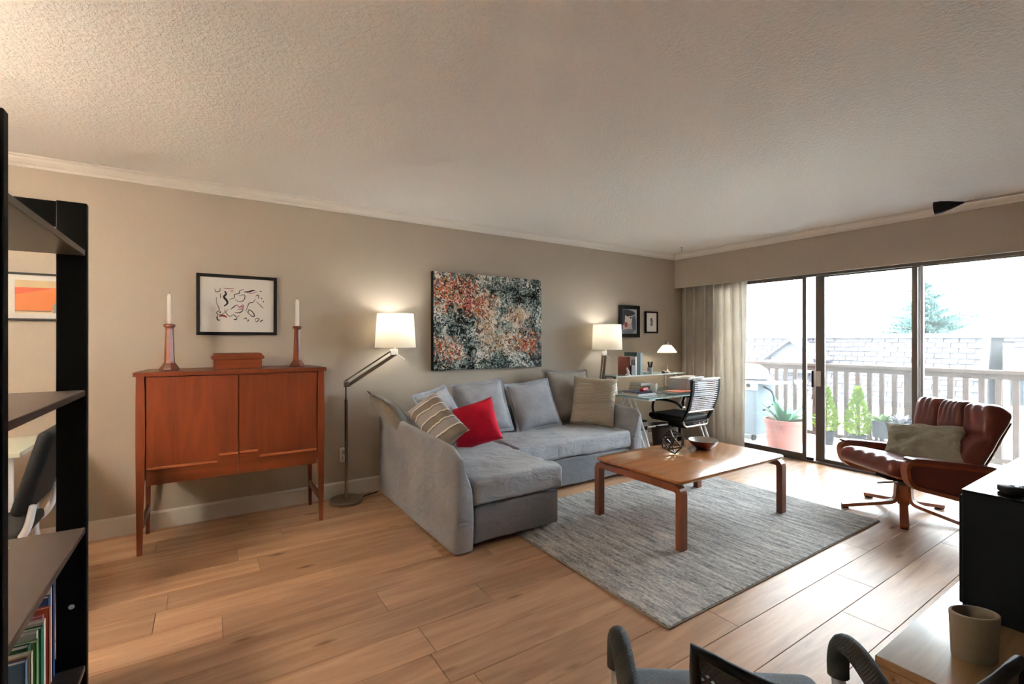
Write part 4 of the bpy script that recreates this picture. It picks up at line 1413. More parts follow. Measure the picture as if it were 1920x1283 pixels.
def cushion(name, label, mat, loc, n, w, h, th, roll=0.0, flange=0.0, seed=1, up=(0, 0, 1), sag=0.0, group='scatter cushions on the sofa', bend=0.0, xdir=None, crumple=0.0, pinch=0.06):
    N = 26
    def surf(sg):
        def f(a, b_):
            u, v = 2 * a - 1, 2 * b_ - 1
            e = pinch
            pu = u * (w / 2) * (1 - e * (1 - v * v) * abs(u) ** 3)
            pv = v * (h / 2) * (1 - e * (1 - u * u) * abs(v) ** 3)
            q = max(0.0, (1 - u ** 4)) ** 0.62 * max(0.0, (1 - v ** 4)) ** 0.62
            z = sg * th / 2 * q * (1 + 0.12 * NZ((u, v, sg), 1.7, seed))
            z += 0.007 * NZ((u * 1.5, v * 4, sg * 2), 2.2, seed + 5) * q + crumple * (abs(NZ((u * 1.2 + v * 0.8, v * 2.5 - u, sg), 1.6, seed + 2)) - 0.15) * q + 0.008 * NZ((u, v, 0), 1.3, seed + 9)
            pv -= sag * (1 - u * u) * max(0, v) ** 2
            z -= bend * (u * u)
            return Vector((pu, pv, z))
        return f
    g = G().grid(surf(1), N, N).grid(surf(-1), N, N)
    if xdir is not None:
        nn = Vector(n).normalized()
        xx = Vector(xdir)
        xx = (xx - nn * xx.dot(nn)).normalized()
        BM = Matrix((xx, nn.cross(xx), nn)).transposed().to_4x4()
    else:
        BM = basis(n, up, roll)
    M = Matrix.Translation(Vector(loc)) @ BM
    root = obj(name, g, mat, None, 80)
    # weld rim
    bm = bmesh.new(); bm.from_mesh(root.data)
    bmesh.ops.remove_doubles(bm, verts=bm.verts[:], dist=0.0008)
    bmesh.ops.recalc_face_normals(bm, faces=bm.faces[:])
    bm.to_mesh(root.data); bm.free()
    root.matrix_world = M
    tag(root, label, 'cushion', group)
    if flange:
        fg = G()
        ring = []
        P = [(-1 + 2 * i / 20, -1) for i in range(20)] + [(1, -1 + 2 * i / 20) for i in range(20)] + [(1 - 2 * i / 20, 1) for i in range(20)] + [(-1, 1 - 2 * i / 20) for i in range(20)]
        vs = []
        for k, (u, v) in enumerate(P):
            p = surf(1)((u + 1) / 2, (v + 1) / 2)
            d = Vector((u ** 5, v ** 5, 0))
            d = d.normalized()
            o_ = p + d * flange * (1.25 if abs(u * v) > 0.8 else 1.0) + Vector((0, 0, 0.009 * NZ((u, v, 0), 5, seed)))
            vs += [p - d * 0.004 + Vector((0, 0, 0.002)), o_ + Vector((0, 0, 0.0015)), o_ - Vector((0, 0, 0.0015)), p - d * 0.004 - Vector((0, 0, 0.002))]
        m_ = len(P)
        fs = []
        for k in range(m_):
            k2 = (k + 1) % m_
            for q in range(3):
                fs.append((k * 4 + q, k2 * 4 + q, k2 * 4 + q + 1, k * 4 + q + 1))
        obj('flange', fg.add(vs, fs), mat, root, 60)
    return root
cushion('cushion', 'taupe flanged cushion slumped over the chaise arm', 'cushion_taupe', (1.27, 3.66, 0.66), (0.74, -0.05, 0.62), 0.46, 0.46, 0.13, 0.06, 0.025, 1)
cushion('cushion', 'taupe cushion with cream stripes leaning on the chaise arm', 'cushion_striped', (1.385, 3.12, 0.705), (-0.60, -0.26, 0.76), 0.62, 0.27, 0.11, 0, 0, 2, xdir=(0.0, -0.66, -0.25))
cushion('cushion', 'grey flanged cushion wedged between striped and red cushions', 'cushion_grey', (1.625, 3.52, 0.66), (0.45, -0.74, 0.5), 0.46, 0.46, 0.14, 0.1, 0.025, 3)
cushion('cushion', 'grey flanged cushion behind the red cushion', 'cushion_grey', (2.10, 3.71, 0.675), (-0.10, -0.93, 0.36), 0.48, 0.46, 0.14, 0.08, 0.025, 4)
cushion('cushion', 'plain bright red cushion', 'cushion_red', (1.825, 3.345, 0.605), (-0.60, -0.62, 0.50), 0.38, 0.38, 0.13, 0.36, 0, 5)
cushion('cushion', 'grey flanged cushion under the painting corner, next to the tall taupe-grey one', 'cushion_grey', (2.655, 3.69, 0.655), (-0.06, -0.92, 0.40), 0.47, 0.45, 0.14, 0.09, 0.025, 6)
cushion('cushion', 'tall taupe-grey flanged cushion behind the ribbed cream cushion', 'cushion_taupe', (3.15, 3.755, 0.705), (-0.05, -0.94, 0.26), 0.54, 0.52, 0.14, -0.03, 0.025, 7)
cushion('cushion', 'ribbed cream knit cushion by the far sofa arm', 'cushion_knit', (3.26, 3.50, 0.67), (-0.72, -0.60, 0.26), 0.44, 0.49, 0.13, -0.05, 0, 8)

# ------------------------------------------------------------------ rug and coffee table
t = thing('area_rug', 'distressed grey area rug under the coffee table', 'rug', (2.855, 2.165, 0))
obj('pile', G().rbb((-1.135, -0.80, 0.004), (1.135, 0.80, 0.012), 0.003, 2), 'rug_pile', t)
obj('binding', G().rbb((-1.14, -0.805, 0.0), (1.14, 0.805, 0.008), 0.003, 1), 'rug_backing', t)

ct = thing('coffee_table', 'teak coffee table with bentwood leg frames on the rug', 'table', (2.99, 2.175, 0.012))
TW, TD, TZ = 0.61, 0.375, 0.42
def top_pt(a, out):
    pass
outl = []
for k in range(64):
    a = 2 * pi * k / 64
    c, s = cos(a), sin(a)
    ex = 0.10
    outl.append((TW * (abs(c) ** ex) * (1 if c >= 0 else -1), TD * (abs(s) ** ex) * (1 if s >= 0 else -1)))
g = G()
n = len(outl)
lv = []
for sc, z in ((0.975, TZ - 0.024), (0.997, TZ - 0.016), (1.0, TZ - 0.008), (0.996, TZ - 0.002), (0.988, TZ)):
    lv += [(x * (1 - (1 - sc) * 0.6), y * (1 - (1 - sc)), z) for x, y in outl]
fs = []
for r_ in range(4):
    for k in range(n):
        k2 = (k + 1) % n
        fs.append((r_ * n + k, r_ * n + k2, (r_ + 1) * n + k2, (r_ + 1) * n + k))
fs += [tuple(reversed(range(n))), tuple(4 * n + k for k in range(n))]
obj('tabletop', g.add(lv, fs), 'table_top_wood', ct, 35)
for s in (-1, 1):
    xx = s * (TW - 0.034)
    path = fillet([(xx, -TD + 0.022, 0), (xx, -TD + 0.022, TZ - 0.052), (xx, TD - 0.022, TZ - 0.052), (xx, TD - 0.022, 0)], 0.04, 6)
    obj('leg_frame', G().sweep(path, (1, 0, 0), 0.056, 0.042), 'table_leg_wood', ct)
    obj('spacer', G().bb((xx - 0.02, -TD + 0.1, TZ - 0.033), (xx + 0.02, TD - 0.1, TZ - 0.022)), 'teak_dark', ct)
TT = 0.012 + TZ

# wire polyhedron
phi = (1 + sqrt(5)) / 2
base = [Vector(v).normalized() for v in [(0, s1, s2 * phi) for s1 in (-1, 1) for s2 in (-1, 1)] + [(s1, s2 * phi, 0) for s1 in (-1, 1) for s2 in (-1, 1)] + [(s2 * phi, 0, s1) for s1 in (-1, 1) for s2 in (-1, 1)]]
g = G()
R_ = Matrix.Rotation(0.5, 3, 'Z') @ Matrix.Rotation(0.36, 3, 'X')
pts = [R_ @ v * 0.09 for v in base]
low = min(p.z for p in pts)
for i in range(12):
    for j in range(i):
        if (pts[i] - pts[j]).length < 0.09 * 1.1 and (i + j) % 7 != 3:
            g.tube([pts[i] - Vector((0, 0, low - 0.0045)), pts[j] - Vector((0, 0, low - 0.0045))], 0.0055, 6)
o = obj('wire_sculpture', g, colour((46, 35, 27), 0.45), None, 40, (2.925, 2.285, TT))
tag(o, 'bronze wire polyhedron sculpture on the coffee table', 'sculpture')

t = thing('wooden_bowl', 'red-brown oval bowl with pale inside on the coffee table', 'bowl', (3.285, 2.275, TT), 0.5)
obj('shell', G().lathe([(0.001, 0), (0.056, 0), (0.064, 0.006), (0.098, 0.027), (0.122, 0.056), (0.127, 0.068), (0.122, 0.068)], 40, (0, 0, 0), 1.0, 0.9, caps=False), colour((92, 32, 18), 0.25), t, 50)
obj('lining', G().lathe([(0.122, 0.068), (0.114, 0.056), (0.088, 0.03), (0.05, 0.016), (0.001, 0.014)], 40, (0, 0, 0), 1.0, 0.9, caps=False), colour((176, 170, 160), 0.3), t, 50)

# ------------------------------------------------------------------ glass desk and what stands on it
dk = thing('glass_desk', 'glass desk with white trestle legs and a raised shelf', 'desk', (4.14, 3.40, 0))
DX, DZ = 0.57, 0.72
obj('glass_top', G().rbb((-DX, -0.34, DZ - 0.012), (DX, 0.345, DZ), 0.003, 1), 'desk_glass', dk)
obj('top_edge', G().bb((-DX, -0.344, DZ - 0.012), (DX, -0.34, DZ)).bb((-DX - 0.004, -0.344, DZ - 0.012), (-DX, 0.345, DZ)).bb((DX, -0.344, DZ - 0.012), (DX + 0.004, 0.345, DZ)), colour((150, 182, 176), 0.2), dk)
for s in (-1, 1):
    x = s * (DX - 0.09)
    for dx in (-0.035, 0.035):
        obj('leg', G().tube([(x + dx, -0.32, 0.012), (x + dx, -0.03, DZ - 0.03)], 0.012, 10), 'white_metal', dk, 50)
        obj('leg', G().tube([(x + dx, 0.32, 0.012), (x + dx, 0.03, DZ - 0.03)], 0.012, 10), 'white_metal', dk, 50)
    obj('trestle_head', G().rbb((x - 0.05, -0.3, DZ - 0.036), (x + 0.05, 0.3, DZ - 0.012), 0.006), 'white_metal', dk, 40)
    obj('foot_bar', G().tube([(x, -0.25, 0.14), (x, 0.25, 0.14)], 0.01, 8), 'white_metal', dk, 50)
obj('cross_bar', G().tube([(-DX + 0.09, 0.2, 0.3), (DX - 0.09, 0.2, 0.3)], 0.01, 8), 'white_metal', dk, 50)
for s in (-1, 1):
    obj('shelf_bracket', G().sweep(fillet([(s * 0.5, 0.16, DZ), (s * 0.5, 0.18, 0.885), (s * 0.5, 0.33, 0.885), (s * 0.5, 0.335, DZ)], 0.03, 4), (1, 0, 0), 0.03, 0.012), 'chrome', dk)
obj('shelf', G().rbb((-0.54, 0.12, 0.891), (0.585, 0.345, 0.903), 0.003, 1), 'desk_glass', dk)
obj('shelf_edge', G().bb((-0.54, 0.116, 0.891), (0.585, 0.12, 0.903)), colour((196, 206, 202), 0.3), dk)

def book(label, lo, hi, col, group, name='book', spine='x', pages=True, rough=0.6):
    c = [(a + b_) / 2 for a, b_ in zip(lo, hi)]
    t = thing(name, label, 'book', (c[0], c[1], lo[2]), 0, group)
    s = [b_ - a for a, b_ in zip(lo, hi)]
    thin = min(range(3), key=lambda k: s[k])
    cov = 0.0025
    def part(lo2, hi2):
        return G().bb([a - k for a, k in zip(lo2, (c[0], c[1], lo[2]))], [a - k for a, k in zip(hi2, (c[0], c[1], lo[2]))])
    g = G()
    for side in (0, 1):
        l2, h2 = list(lo), list(hi)
        if side == 0:
            h2[thin] = lo[thin] + cov
        else:
            l2[thin] = hi[thin] - cov
        g.f, g.v = g.f, g.v
        pp = part(l2, h2)
        g.add(pp.v, pp.f)
    l2, h2 = list(lo), list(hi)
    ax = {'x': 0, '-y': 1, '-x': 0}[spine]
    if spine == 'x':
        l2[0] = hi[0] - cov
    elif spine == '-x':
        h2[0] = lo[0] + cov
    else:
        h2[1] = lo[1] + cov
    pp = part(l2, h2)
    g.add(pp.v, pp.f)
    obj('cover', g, colour(col, rough), t)
    l2 = [a + 0.004 for a in lo]; h2 = [a - 0.004 for a in hi]
    l2[thin] = lo[thin] + cov; h2[thin] = hi[thin] - cov
    if spine == 'x': h2[0] = hi[0] - cov
    elif spine == '-x': l2[0] = lo[0] + cov
    else: l2[1] = lo[1] + cov
    pp = part(l2, h2)
    obj('pages', pp, 'paper', t)
    return t
SZ = 0.903
GS = 'books standing on the desk shelf'
book('brown hardcover book standing at the lamp end of the desk shelf', (3.84, 3.56, SZ), (3.875, 3.73, SZ + 0.20), (110, 58, 44), GS, spine='-y')
book('black book standing beside the brown one on the desk shelf', (3.88, 3.56, SZ), (3.915, 3.73, SZ + 0.165), (36, 34, 40), GS, spine='-y')
book('dark green tall binder standing on the desk shelf', (3.945, 3.555, SZ), (4.005, 3.735, SZ + 0.245), (28, 52, 54), GS, spine='-y')
book('thin white book standing between the black book and green binder', (3.92, 3.55, SZ), (3.942, 3.73, SZ + 0.20), (226, 222, 216), GS, spine='-y')
book('pale blue-grey tall book next to the green binder', (4.01, 3.56, SZ), (4.05, 3.735, SZ + 0.24), (150, 170, 174), GS, spine='-y')
t = thing('photo_card', 'small grey photo card leaning on the shelf books', 'card', (3.885, 3.545, SZ))
obj('card', G().box((0, 0, 0.055), (0.06, 0.006, 0.11)), colour((128, 122, 132)), t)
obj('stand', G().box((0, 0.008, 0.012), (0.04, 0.012, 0.024)), 'black_matte', t)
t = thing('figurine', 'small white figurine on the desk shelf', 'figurine', (3.80, 3.545, SZ))
obj('plinth', G().lathe([(0.03, 0), (0.028, 0.012)], 14), 'white_plastic', t, 40)
obj('figure', G().tube(smooth_path([(0.0, 0, 0.01), (0.004, 0, 0.035), (-0.008, 0, 0.06), (-0.018, 0, 0.085)], 4), [0.016, 0.015, 0.015, 0.014, 0.015, 0.014, 0.013, 0.012, 0.012, 0.012, 0.01, 0.008, 0.004], 10), 'white_plastic', t, 60)
t = thing('pen_cup', 'grey cup holding dark pens on the desk shelf', 'cup', (4.24, 3.62, SZ))
obj('cup', G().lathe([(0.028, 0), (0.032, 0.07), (0.029, 0.07), (0.026, 0.004), (0.001, 0.004)], 18), colour((176, 184, 186), 0.3), t, 40)
for k in range(5):
    a = k * 1.3
    obj('pen', G().tube([(0.006 * cos(a), 0.006 * sin(a), 0.008), (0.026 * cos(a), 0.026 * sin(a), 0.135)], 0.005, 6), 'black_matte', t)
t = thing('small_dish', 'small white dish beside the pen cup', 'dish', (4.14, 3.60, SZ))
obj('dish_body', G().lathe([(0.022, 0), (0.042, 0.022), (0.04, 0.024), (0.02, 0.006), (0.001, 0.005)], 18), 'white_plastic', t, 40)
obj('dish_rim', G().tube([(0.041 * cos(2 * pi * k / 20), 0.041 * sin(2 * pi * k / 20), 0.023) for k in range(20)], 0.002, 5, True), 'white_plastic', t, 40)

t = thing('desk_lamp', 'small lit desk lamp with white conical glass shade', 'lamp', (4.555, 3.63, SZ))
obj('base', G().lathe([(0.07, 0), (0.072, 0.008), (0.06, 0.018), (0.02, 0.026), (0.014, 0.034)], 24), 'chrome', t, 40)
obj('stem', G().tube(smooth_path([(0, 0, 0.03), (0.004, 0, 0.12), (-0.008, 0, 0.21), (-0.01, 0, 0.30)], 6), 0.006, 8), 'chrome', t, 50)
obj('lamp_shade', G().lathe([(0.112, 0.232), (0.108, 0.246), (0.06, 0.31), (0.045, 0.322), (0.015, 0.326), (0.015, 0.323), (0.044, 0.319), (0.058, 0.307), (0.105, 0.244), (0.109, 0.232), (0.112, 0.232)], 36, (-0.01, 0, 0)), 'lampshade_cloth', t, 50)
obj('finial', G().lathe([(0.012, 0.326), (0.016, 0.335), (0.02, 0.35), (0.015, 0.362), (0.006, 0.372), (0.001, 0.374)], 14, (-0.01, 0, 0)), 'chrome', t, 50)
obj('bulb', G().lathe([(0.012, 0.306), (0.022, 0.285), (0.02, 0.268), (0.001, 0.26)], 14, (-0.01, 0, 0)), 'white_plastic', t, 60)
point_light('desk_lamp_light', (-0.01, 0, 0.252), 2.2, (1.0, 0.85, 0.66), 0.02, t)
o = obj('pebble', G().soft((0, 0, 0.016), (0.05, 0.04, 0.032), 0.016, (3, 3, 1)), colour((70, 60, 54), 0.3), None, 80, (4.40, 3.56, SZ))
tag(o, 'dark polished pebble on the desk shelf near the desk lamp', 'stone')
o = obj('pebble', G().soft((0, 0, 0.013), (0.04, 0.035, 0.026), 0.013, (3, 3, 1)), colour((150, 140, 128), 0.3), None, 80, (4.452, 3.555, SZ))
tag(o, 'pale polished pebble on the desk shelf near the desk lamp', 'stone')

pt = thing('printer', 'grey and white desktop printer with a dark rounded front panel', 'printer', (4.53, 3.33, DZ))
obj('body', G().rbb((-0.16, -0.12, 0), (0.17, 0.15, 0.15), 0.025, 4), 'grey_plastic', pt, 40)
obj('paper_door', G().prism([(-0.13, 0.02), (0.0, 0.02), (0.0, 0.09), (-0.02, 0.12), (-0.06, 0.135), (-0.13, 0.135)], 'y', -0.126, -0.118), 'black_matte', pt)
obj('control_panel', G().rbb((-0.10, -0.1, 0.146), (0.15, 0.1, 0.158), 0.006), 'white_plastic', pt, 40)
for k in range(3):
    obj('button', G().lathe([(0.009, 0), (0.008, 0.005)], 10, (0.05 + 0.03 * k, -0.06, 0.157)), 'black_matte', pt, 40)
GP = 'papers and books lying on the glass desk'
book('black covered portfolio lying under the orange folder', (4.03, 3.10, DZ), (4.40, 3.36, DZ + 0.016), (26, 28, 32), GP, 'portfolio', '-y')
book('thin orange-red folder lying on the black portfolio', (4.12, 3.13, DZ + 0.016), (4.40, 3.33, DZ + 0.022), (206, 112, 86), GP, 'folder', '-y')
book('white bound report lying at the sofa end of the desk', (3.60, 3.22, DZ), (3.86, 3.45, DZ + 0.022), (222, 224, 228), GP, 'report', '-y')
book('black notebook lying on the white report', (3.61, 3.24, DZ + 0.022), (3.84, 3.43, DZ + 0.034), (30, 32, 38), GP, 'notebook', '-y')
book('navy magazine lying on the black notebook', (3.60, 3.25, DZ + 0.034), (3.83, 3.42, DZ + 0.042), (40, 44, 74), GP, 'magazine', '-y')
t = thing('glasses_case', 'red spectacle case lying on the navy magazine', 'case', (3.77, 3.30, DZ + 0.042), 0.3)
obj('shell', G().soft((0, 0, 0.016), (0.13, 0.05, 0.032), 0.016, (6, 3, 1)), colour((176, 40, 52), 0.5), t, 80)
obj('clasp', G().rbox((0, -0.026, 0.016), (0.02, 0.006, 0.012), 0.002, 1), 'chrome', t)
for k, (c, lab) in enumerate((((206, 198, 186), 'cream paperback at the bottom of the small pile under the shelf'), ((150, 128, 104), 'tan paperback in the middle of the small pile under the shelf'), ((214, 212, 208), 'white paperback on top of the small pile under the shelf'))):
    book(lab, (3.96 + 0.01 * k, 3.52, DZ + 0.03 * k), (4.18 - 0.015 * k, 3.69, DZ + 0.03 * (k + 1)), c, GP, 'book', '-y')
t = thing('mug', 'white mug standing on the glass desk before the paperbacks', 'mug', (4.10, 3.455, DZ))
obj('body', G().lathe([(0.032, 0), (0.036, 0.006), (0.038, 0.09), (0.035, 0.09), (0.033, 0.01), (0.001, 0.008)], 22), 'white_plastic', t, 40)
obj('handle', G().tube(smooth_path([(0.036, 0, 0.075), (0.062, 0, 0.07), (0.064, 0, 0.035), (0.037, 0, 0.022)], 5), 0.005, 8), 'white_plastic', t, 60)

# shredder bin / computer tower under the desk
t = thing('computer_tower', 'black computer tower standing under the glass desk', 'computer', (3.90, 3.62, 0))
obj('case', G().rbb((-0.09, -0.18, 0.012), (0.09, 0.18, 0.42), 0.008), 'black_matte', t, 40)
obj('front_panel', G().rbb((-0.085, -0.19, 0.02), (0.085, -0.178, 0.41), 0.006), 'grey_plastic', t, 40)
obj('drive_bay', G().bb((-0.07, -0.193, 0.32), (0.07, -0.188, 0.36)), 'black_matte', t)
for s in (-1, 1):
    obj('foot', G().bb((s * 0.07 - 0.012, -0.15, 0), (s * 0.07 + 0.012, 0.15, 0.013)), 'black_matte', t)
t = thing('paper_bin', 'dark grey waste bin under the printer end of the desk', 'bin', (4.45, 3.60, 0))
obj('bin_body', G().lathe([(0.11, 0), (0.115, 0.01), (0.145, 0.30), (0.15, 0.305), (0.14, 0.305), (0.108, 0.012), (0.001, 0.012)], 26), colour((96, 92, 92)), t, 40)
obj('bin_rim', G().tube([(0.147 * cos(2 * pi * k / 26), 0.147 * sin(2 * pi * k / 26), 0.304) for k in range(26)], 0.005, 6, True), 'black_matte', t, 50)

# ------------------------------------------------------------------ desk chair
dc = thing('desk_chair', 'black desk chair with chrome frame and corded backrest at the glass desk', 'chair', (4.245, 3.225, 0), radians(90))
obj('seat', G().soft((0.02, 0, 0.475), (0.44, 0.45, 0.06), 0.028, (10, 10, 2)), 'black_matte', dc, 70)
obj('seat_frame', G().rbb((-0.2, -0.2, 0.43), (0.22, 0.2, 0.452), 0.01), 'black_matte', dc, 40)
obj('mechanism', G().rbb((-0.12, -0.07, 0.36), (0.1, 0.07, 0.43), 0.012), 'black_matte', dc, 40)
obj('gas_lift', G().lathe([(0.026, 0.10), (0.026, 0.26), (0.016, 0.262), (0.016, 0.37)], 14), 'black_matte', dc, 40)
for k in range(5):
    a = 2 * pi * k / 5 + 0.0
    c, s = cos(a), sin(a)
    f_ = obj('base_leg', G().tube([(0.02 * c, 0.02 * s, 0.11), (0.16 * c, 0.16 * s, 0.095), (0.285 * c, 0.285 * s, 0.068)], [0.022, 0.018, 0.013], 8), 'chrome', dc, 50)
    obj('caster', G().lathe([(0.025, -0.02), (0.027, -0.01), (0.027, 0.01), (0.025, 0.02)], 12, mx=Matrix.Translation((0.285 * c, 0.285 * s, 0.028)) @ Matrix.Rotation(a, 4, 'Z') @ Matrix.Rotation(pi / 2, 4, 'X')), 'black_matte', f_, 40)
BW = 0.205
def bk(z):      # backrest curve: x of the back at height z
    return -0.215 - 0.10 * ((z - 0.5) / 0.4) - 0.03 * sin((z - 0.5) / 0.4 * pi)
for s in (-1, 1):
    path = smooth_path([(-0.17, s * BW, 0.44), (bk(0.5), s * BW, 0.5), (bk(0.62), s * BW, 0.62), (bk(0.76), s * (BW + 0.005), 0.76), (bk(0.885), s * (BW + 0.002), 0.885)], 5)
    obj('back_post', G().sweep(path, (0, 1, 0), 0.035, 0.022), 'black_matte', dc, 50)
obj('top_bar', G().tube(smooth_path([(bk(0.89), -BW - 0.015, 0.888), (bk(0.89) - 0.02, -BW / 2, 0.892), (bk(0.89) - 0.026, 0, 0.893), (bk(0.89) - 0.02, BW / 2, 0.892), (bk(0.89), BW + 0.015, 0.888)], 5), 0.012, 8), 'chrome', dc, 50)
obj('lower_bar', G().tube([(bk(0.56) - 0.006, -BW, 0.56), (bk(0.56) - 0.016, 0, 0.562), (bk(0.56) - 0.006, BW, 0.56)], 0.012, 8), 'chrome', dc, 50)
obj('under_bar', G().tube(fillet([(-0.19, -BW, 0.47), (-0.20, -BW + 0.02, 0.40), (-0.20, BW - 0.02, 0.40), (-0.19, BW, 0.47)], 0.04, 4), 0.010, 8), 'chrome', dc, 50)
for k in range(15):
    z = 0.585 + 0.0205 * k
    obj('back_cord', G().tube([(bk(z) - 0.004, -BW, z), (bk(z) - 0.014, -BW * 0.5, z), (bk(z) - 0.017, 0, z), (bk(z) - 0.014, BW * 0.5, z), (bk(z) - 0.004, BW, z)], 0.0066, 6), colour((196, 196, 204), 0.5), dc, 60)
for s in (-1, 1):
    obj('armrest', G().tube(smooth_path([(-0.21, s * 0.235, 0.60), (-0.14, s * 0.25, 0.65), (0.0, s * 0.255, 0.665), (0.13, s * 0.25, 0.655)], 5), 0.014, 8), 'black_matte', dc, 60)
    obj('arm_support', G().tube(smooth_path([(0.13, s * 0.25, 0.655), (0.15, s * 0.252, 0.58), (0.13, s * 0.245, 0.50), (0.05, s * 0.2, 0.44)], 5), 0.013, 8), 'black_matte', dc, 60)
    obj('arm_pivot', G().lathe([(0.018, -0.014), (0.018, 0.014)], 12, mx=Matrix.Translation((-0.215, s * 0.23, 0.60)) @ Matrix.Rotation(pi / 2, 4, 'X')), 'chrome', dc, 40)

# ------------------------------------------------------------------ leather lounge chair
lc = thing('lounge_chair', 'brown leather lounge chair with bentwood arms and star base', 'armchair', (4.33, 1.33, 0), radians(148))
for k in range(5):
    a = radians(-18 + 72 * k) - radians(148)
    c, s = cos(a), sin(a)
    P = fillet([(0.038 * c, 0.038 * s, 0.215), (0.045 * c, 0.045 * s, 0.085), (0.385 * c, 0.385 * s, 0.018)], 0.05, 6)
    f_ = obj('base_leg', G().sweep(P, (-s, c, 0), 0.05, 0.024), 'bentwood', lc)
    obj('glide', G().bb((-0.02, -0.02, 0), (0.02, 0.02, 0.008), Matrix.Translation((0.365 * c, 0.365 * s, 0)) @ Matrix.Rotation(a, 4, 'Z')), 'black_matte', f_)
obj('hub', G().lathe([(0.034, 0.07), (0.036, 0.08), (0.036, 0.23), (0.03, 0.24)], 20), 'teak_dark', lc, 40)
TLT = radians(-11)
MT = Matrix.Translation((0, 0, 0.235)) @ Matrix.Rotation(TLT, 4, 'Y')
obj('tilt_plate', G().rbb((-0.16, -0.06, 0.0), (0.17, 0.06, 0.045), 0.006, 2, MT), 'black_matte', lc, 40)
obj('tilt_lever', G().tube(smooth_path([(0.12, 0.06, 0.01), (0.18, 0.12, 0.0), (0.235, 0.10, -0.02), (0.22, 0.04, -0.04)], 5), 0.007, 6, mx=MT), 'chrome', lc, 50)
obj('seat_shell', G().rbb((-0.26, -0.27, 0.045), (0.29, 0.27, 0.062), 0.006, 2, MT), 'bentwood', lc, 40)
def seat_l(u, p):
    p = p.copy()
    if u.z > 0:
        p.z += 0.018 * (1 - u.y ** 2) * (1 - u.x ** 2)
        p.z += 0.010 * sin(p.y * 62) * max(0, u.x - 0.35)
    if u.x > 0.5:
        p.z -= 0.05 * (u.x - 0.5) ** 2
    return p + Vector((0, 0, 0.006 * NZ(p, 9, 3)))
obj('seat_cushion', G().soft((0.045, 0, 0.115), (0.58, 0.52, 0.115), 0.05, (20, 26, 3), seat_l, MT), 'leather', lc, 80)
# backrest: thick tufted cushion leaning back
MB = Matrix.Translation((-0.205, 0, 0.30)) @ Matrix.Rotation(radians(-31), 4, 'Y')
def back_l(u, p):
    p = p.copy()
    t_ = (u.z + 1) / 2
    roll = exp(-((t_ - 0.85) / 0.16) ** 2)
    if u.x > -0.2:
        p.x += 0.055 * roll * (0.5 + 0.5 * u.x)
        p.x += 0.02 * exp(-((t_ - 0.3) / 0.2) ** 2) * u.x
    for yc in (-0.33, 0.33):
        w = exp(-((u.y - yc) / 0.045) ** 2)
        up = 1 / (1 + exp(-(t_ - 0.52) * 30))
        p.x -= 0.05 * w * up * (1 if u.x > -0.1 else 0.0)
        p.z -= 0.026 * w * (1 if u.z > 0.8 else 0)
        bt = exp(-((u.y - yc) / 0.1) ** 2 - ((t_ - 0.5) / 0.07) ** 2)
        p.x -= 0.055 * bt * max(0, u.x)
    val = exp(-((t_ - 0.53) / 0.06) ** 2)
    p.x -= 0.03 * val * max(0, u.x)
    p.x += 0.004 * sin(u.y * 40 + 8 * NZ(p, 4, 1)) * roll
    return p + Vector((0.005 * NZ(p, 8, 6), 0, 0.005 * NZ(p, 8, 2)))
obj('back_cushion', G().soft((0.02, 0, 0.305), (0.13, 0.60, 0.56), 0.055, (5, 52, 44), back_l, MB), 'leather', lc, 80)
obj('back_shell', G().rbb((-0.068, -0.27, 0.0), (-0.05, 0.27, 0.52), 0.008, 2, MB), 'bentwood', lc, 40)
for yc in (-0.099, 0.099):
    obj('button', G().soft((0.05, yc, 0.30), (0.02, 0.03, 0.03), 0.0095, (2, 2, 2), None, MB), 'leather', lc, 80)
for s in (-1, 1):
    ya = s * 0.305
    loop = fillet([(-0.43, ya, 0.385), (0.262, ya, 0.462), (0.235, ya, 0.30), (-0.14, ya, 0.20), (-0.30, ya, 0.205)], 0.075, 8)
    obj('arm_loop', G().sweep(loop, (0, 1, 0), 0.052, 0.026), 'bentwood', lc)
    obj('side_panel', G().prism([(-0.36, 0.38), (0.22, 0.445), (0.205, 0.305), (-0.13, 0.215), (-0.29, 0.225)], 'y', ya - 0.008, ya + 0.008), 'leather_side', lc)
    pad = smooth_path([(-0.36, ya, 0.413), (-0.1, ya, 0.444), (0.12, ya, 0.468), (0.235, ya, 0.478)], 5)
    obj('arm_pad', G().sweep(pad, (0, 1, 0), 0.07, [0.012] + [0.026] * (len(pad) - 2) + [0.014]), 'leather', lc, 60)
cr, sr = cos(radians(148)), sin(radians(148))
def L2W(x, y, z):
    return (4.33 + x * cr - y * sr, 1.33 + x * sr + y * cr, z)
def D2W(x, y, z):
    return (x * cr - y * sr, x * sr + y * cr, z)
cushion('linen_cushion', 'crumpled grey-green linen cushion on the leather lounge chair', 'linen_green', L2W(-0.13, 0.02, 0.515), D2W(0.60, 0.36, 0.72), 0.50, 0.38, 0.12, 0.13, 0, 14, group=None, crumple=0.09, pinch=0.15)

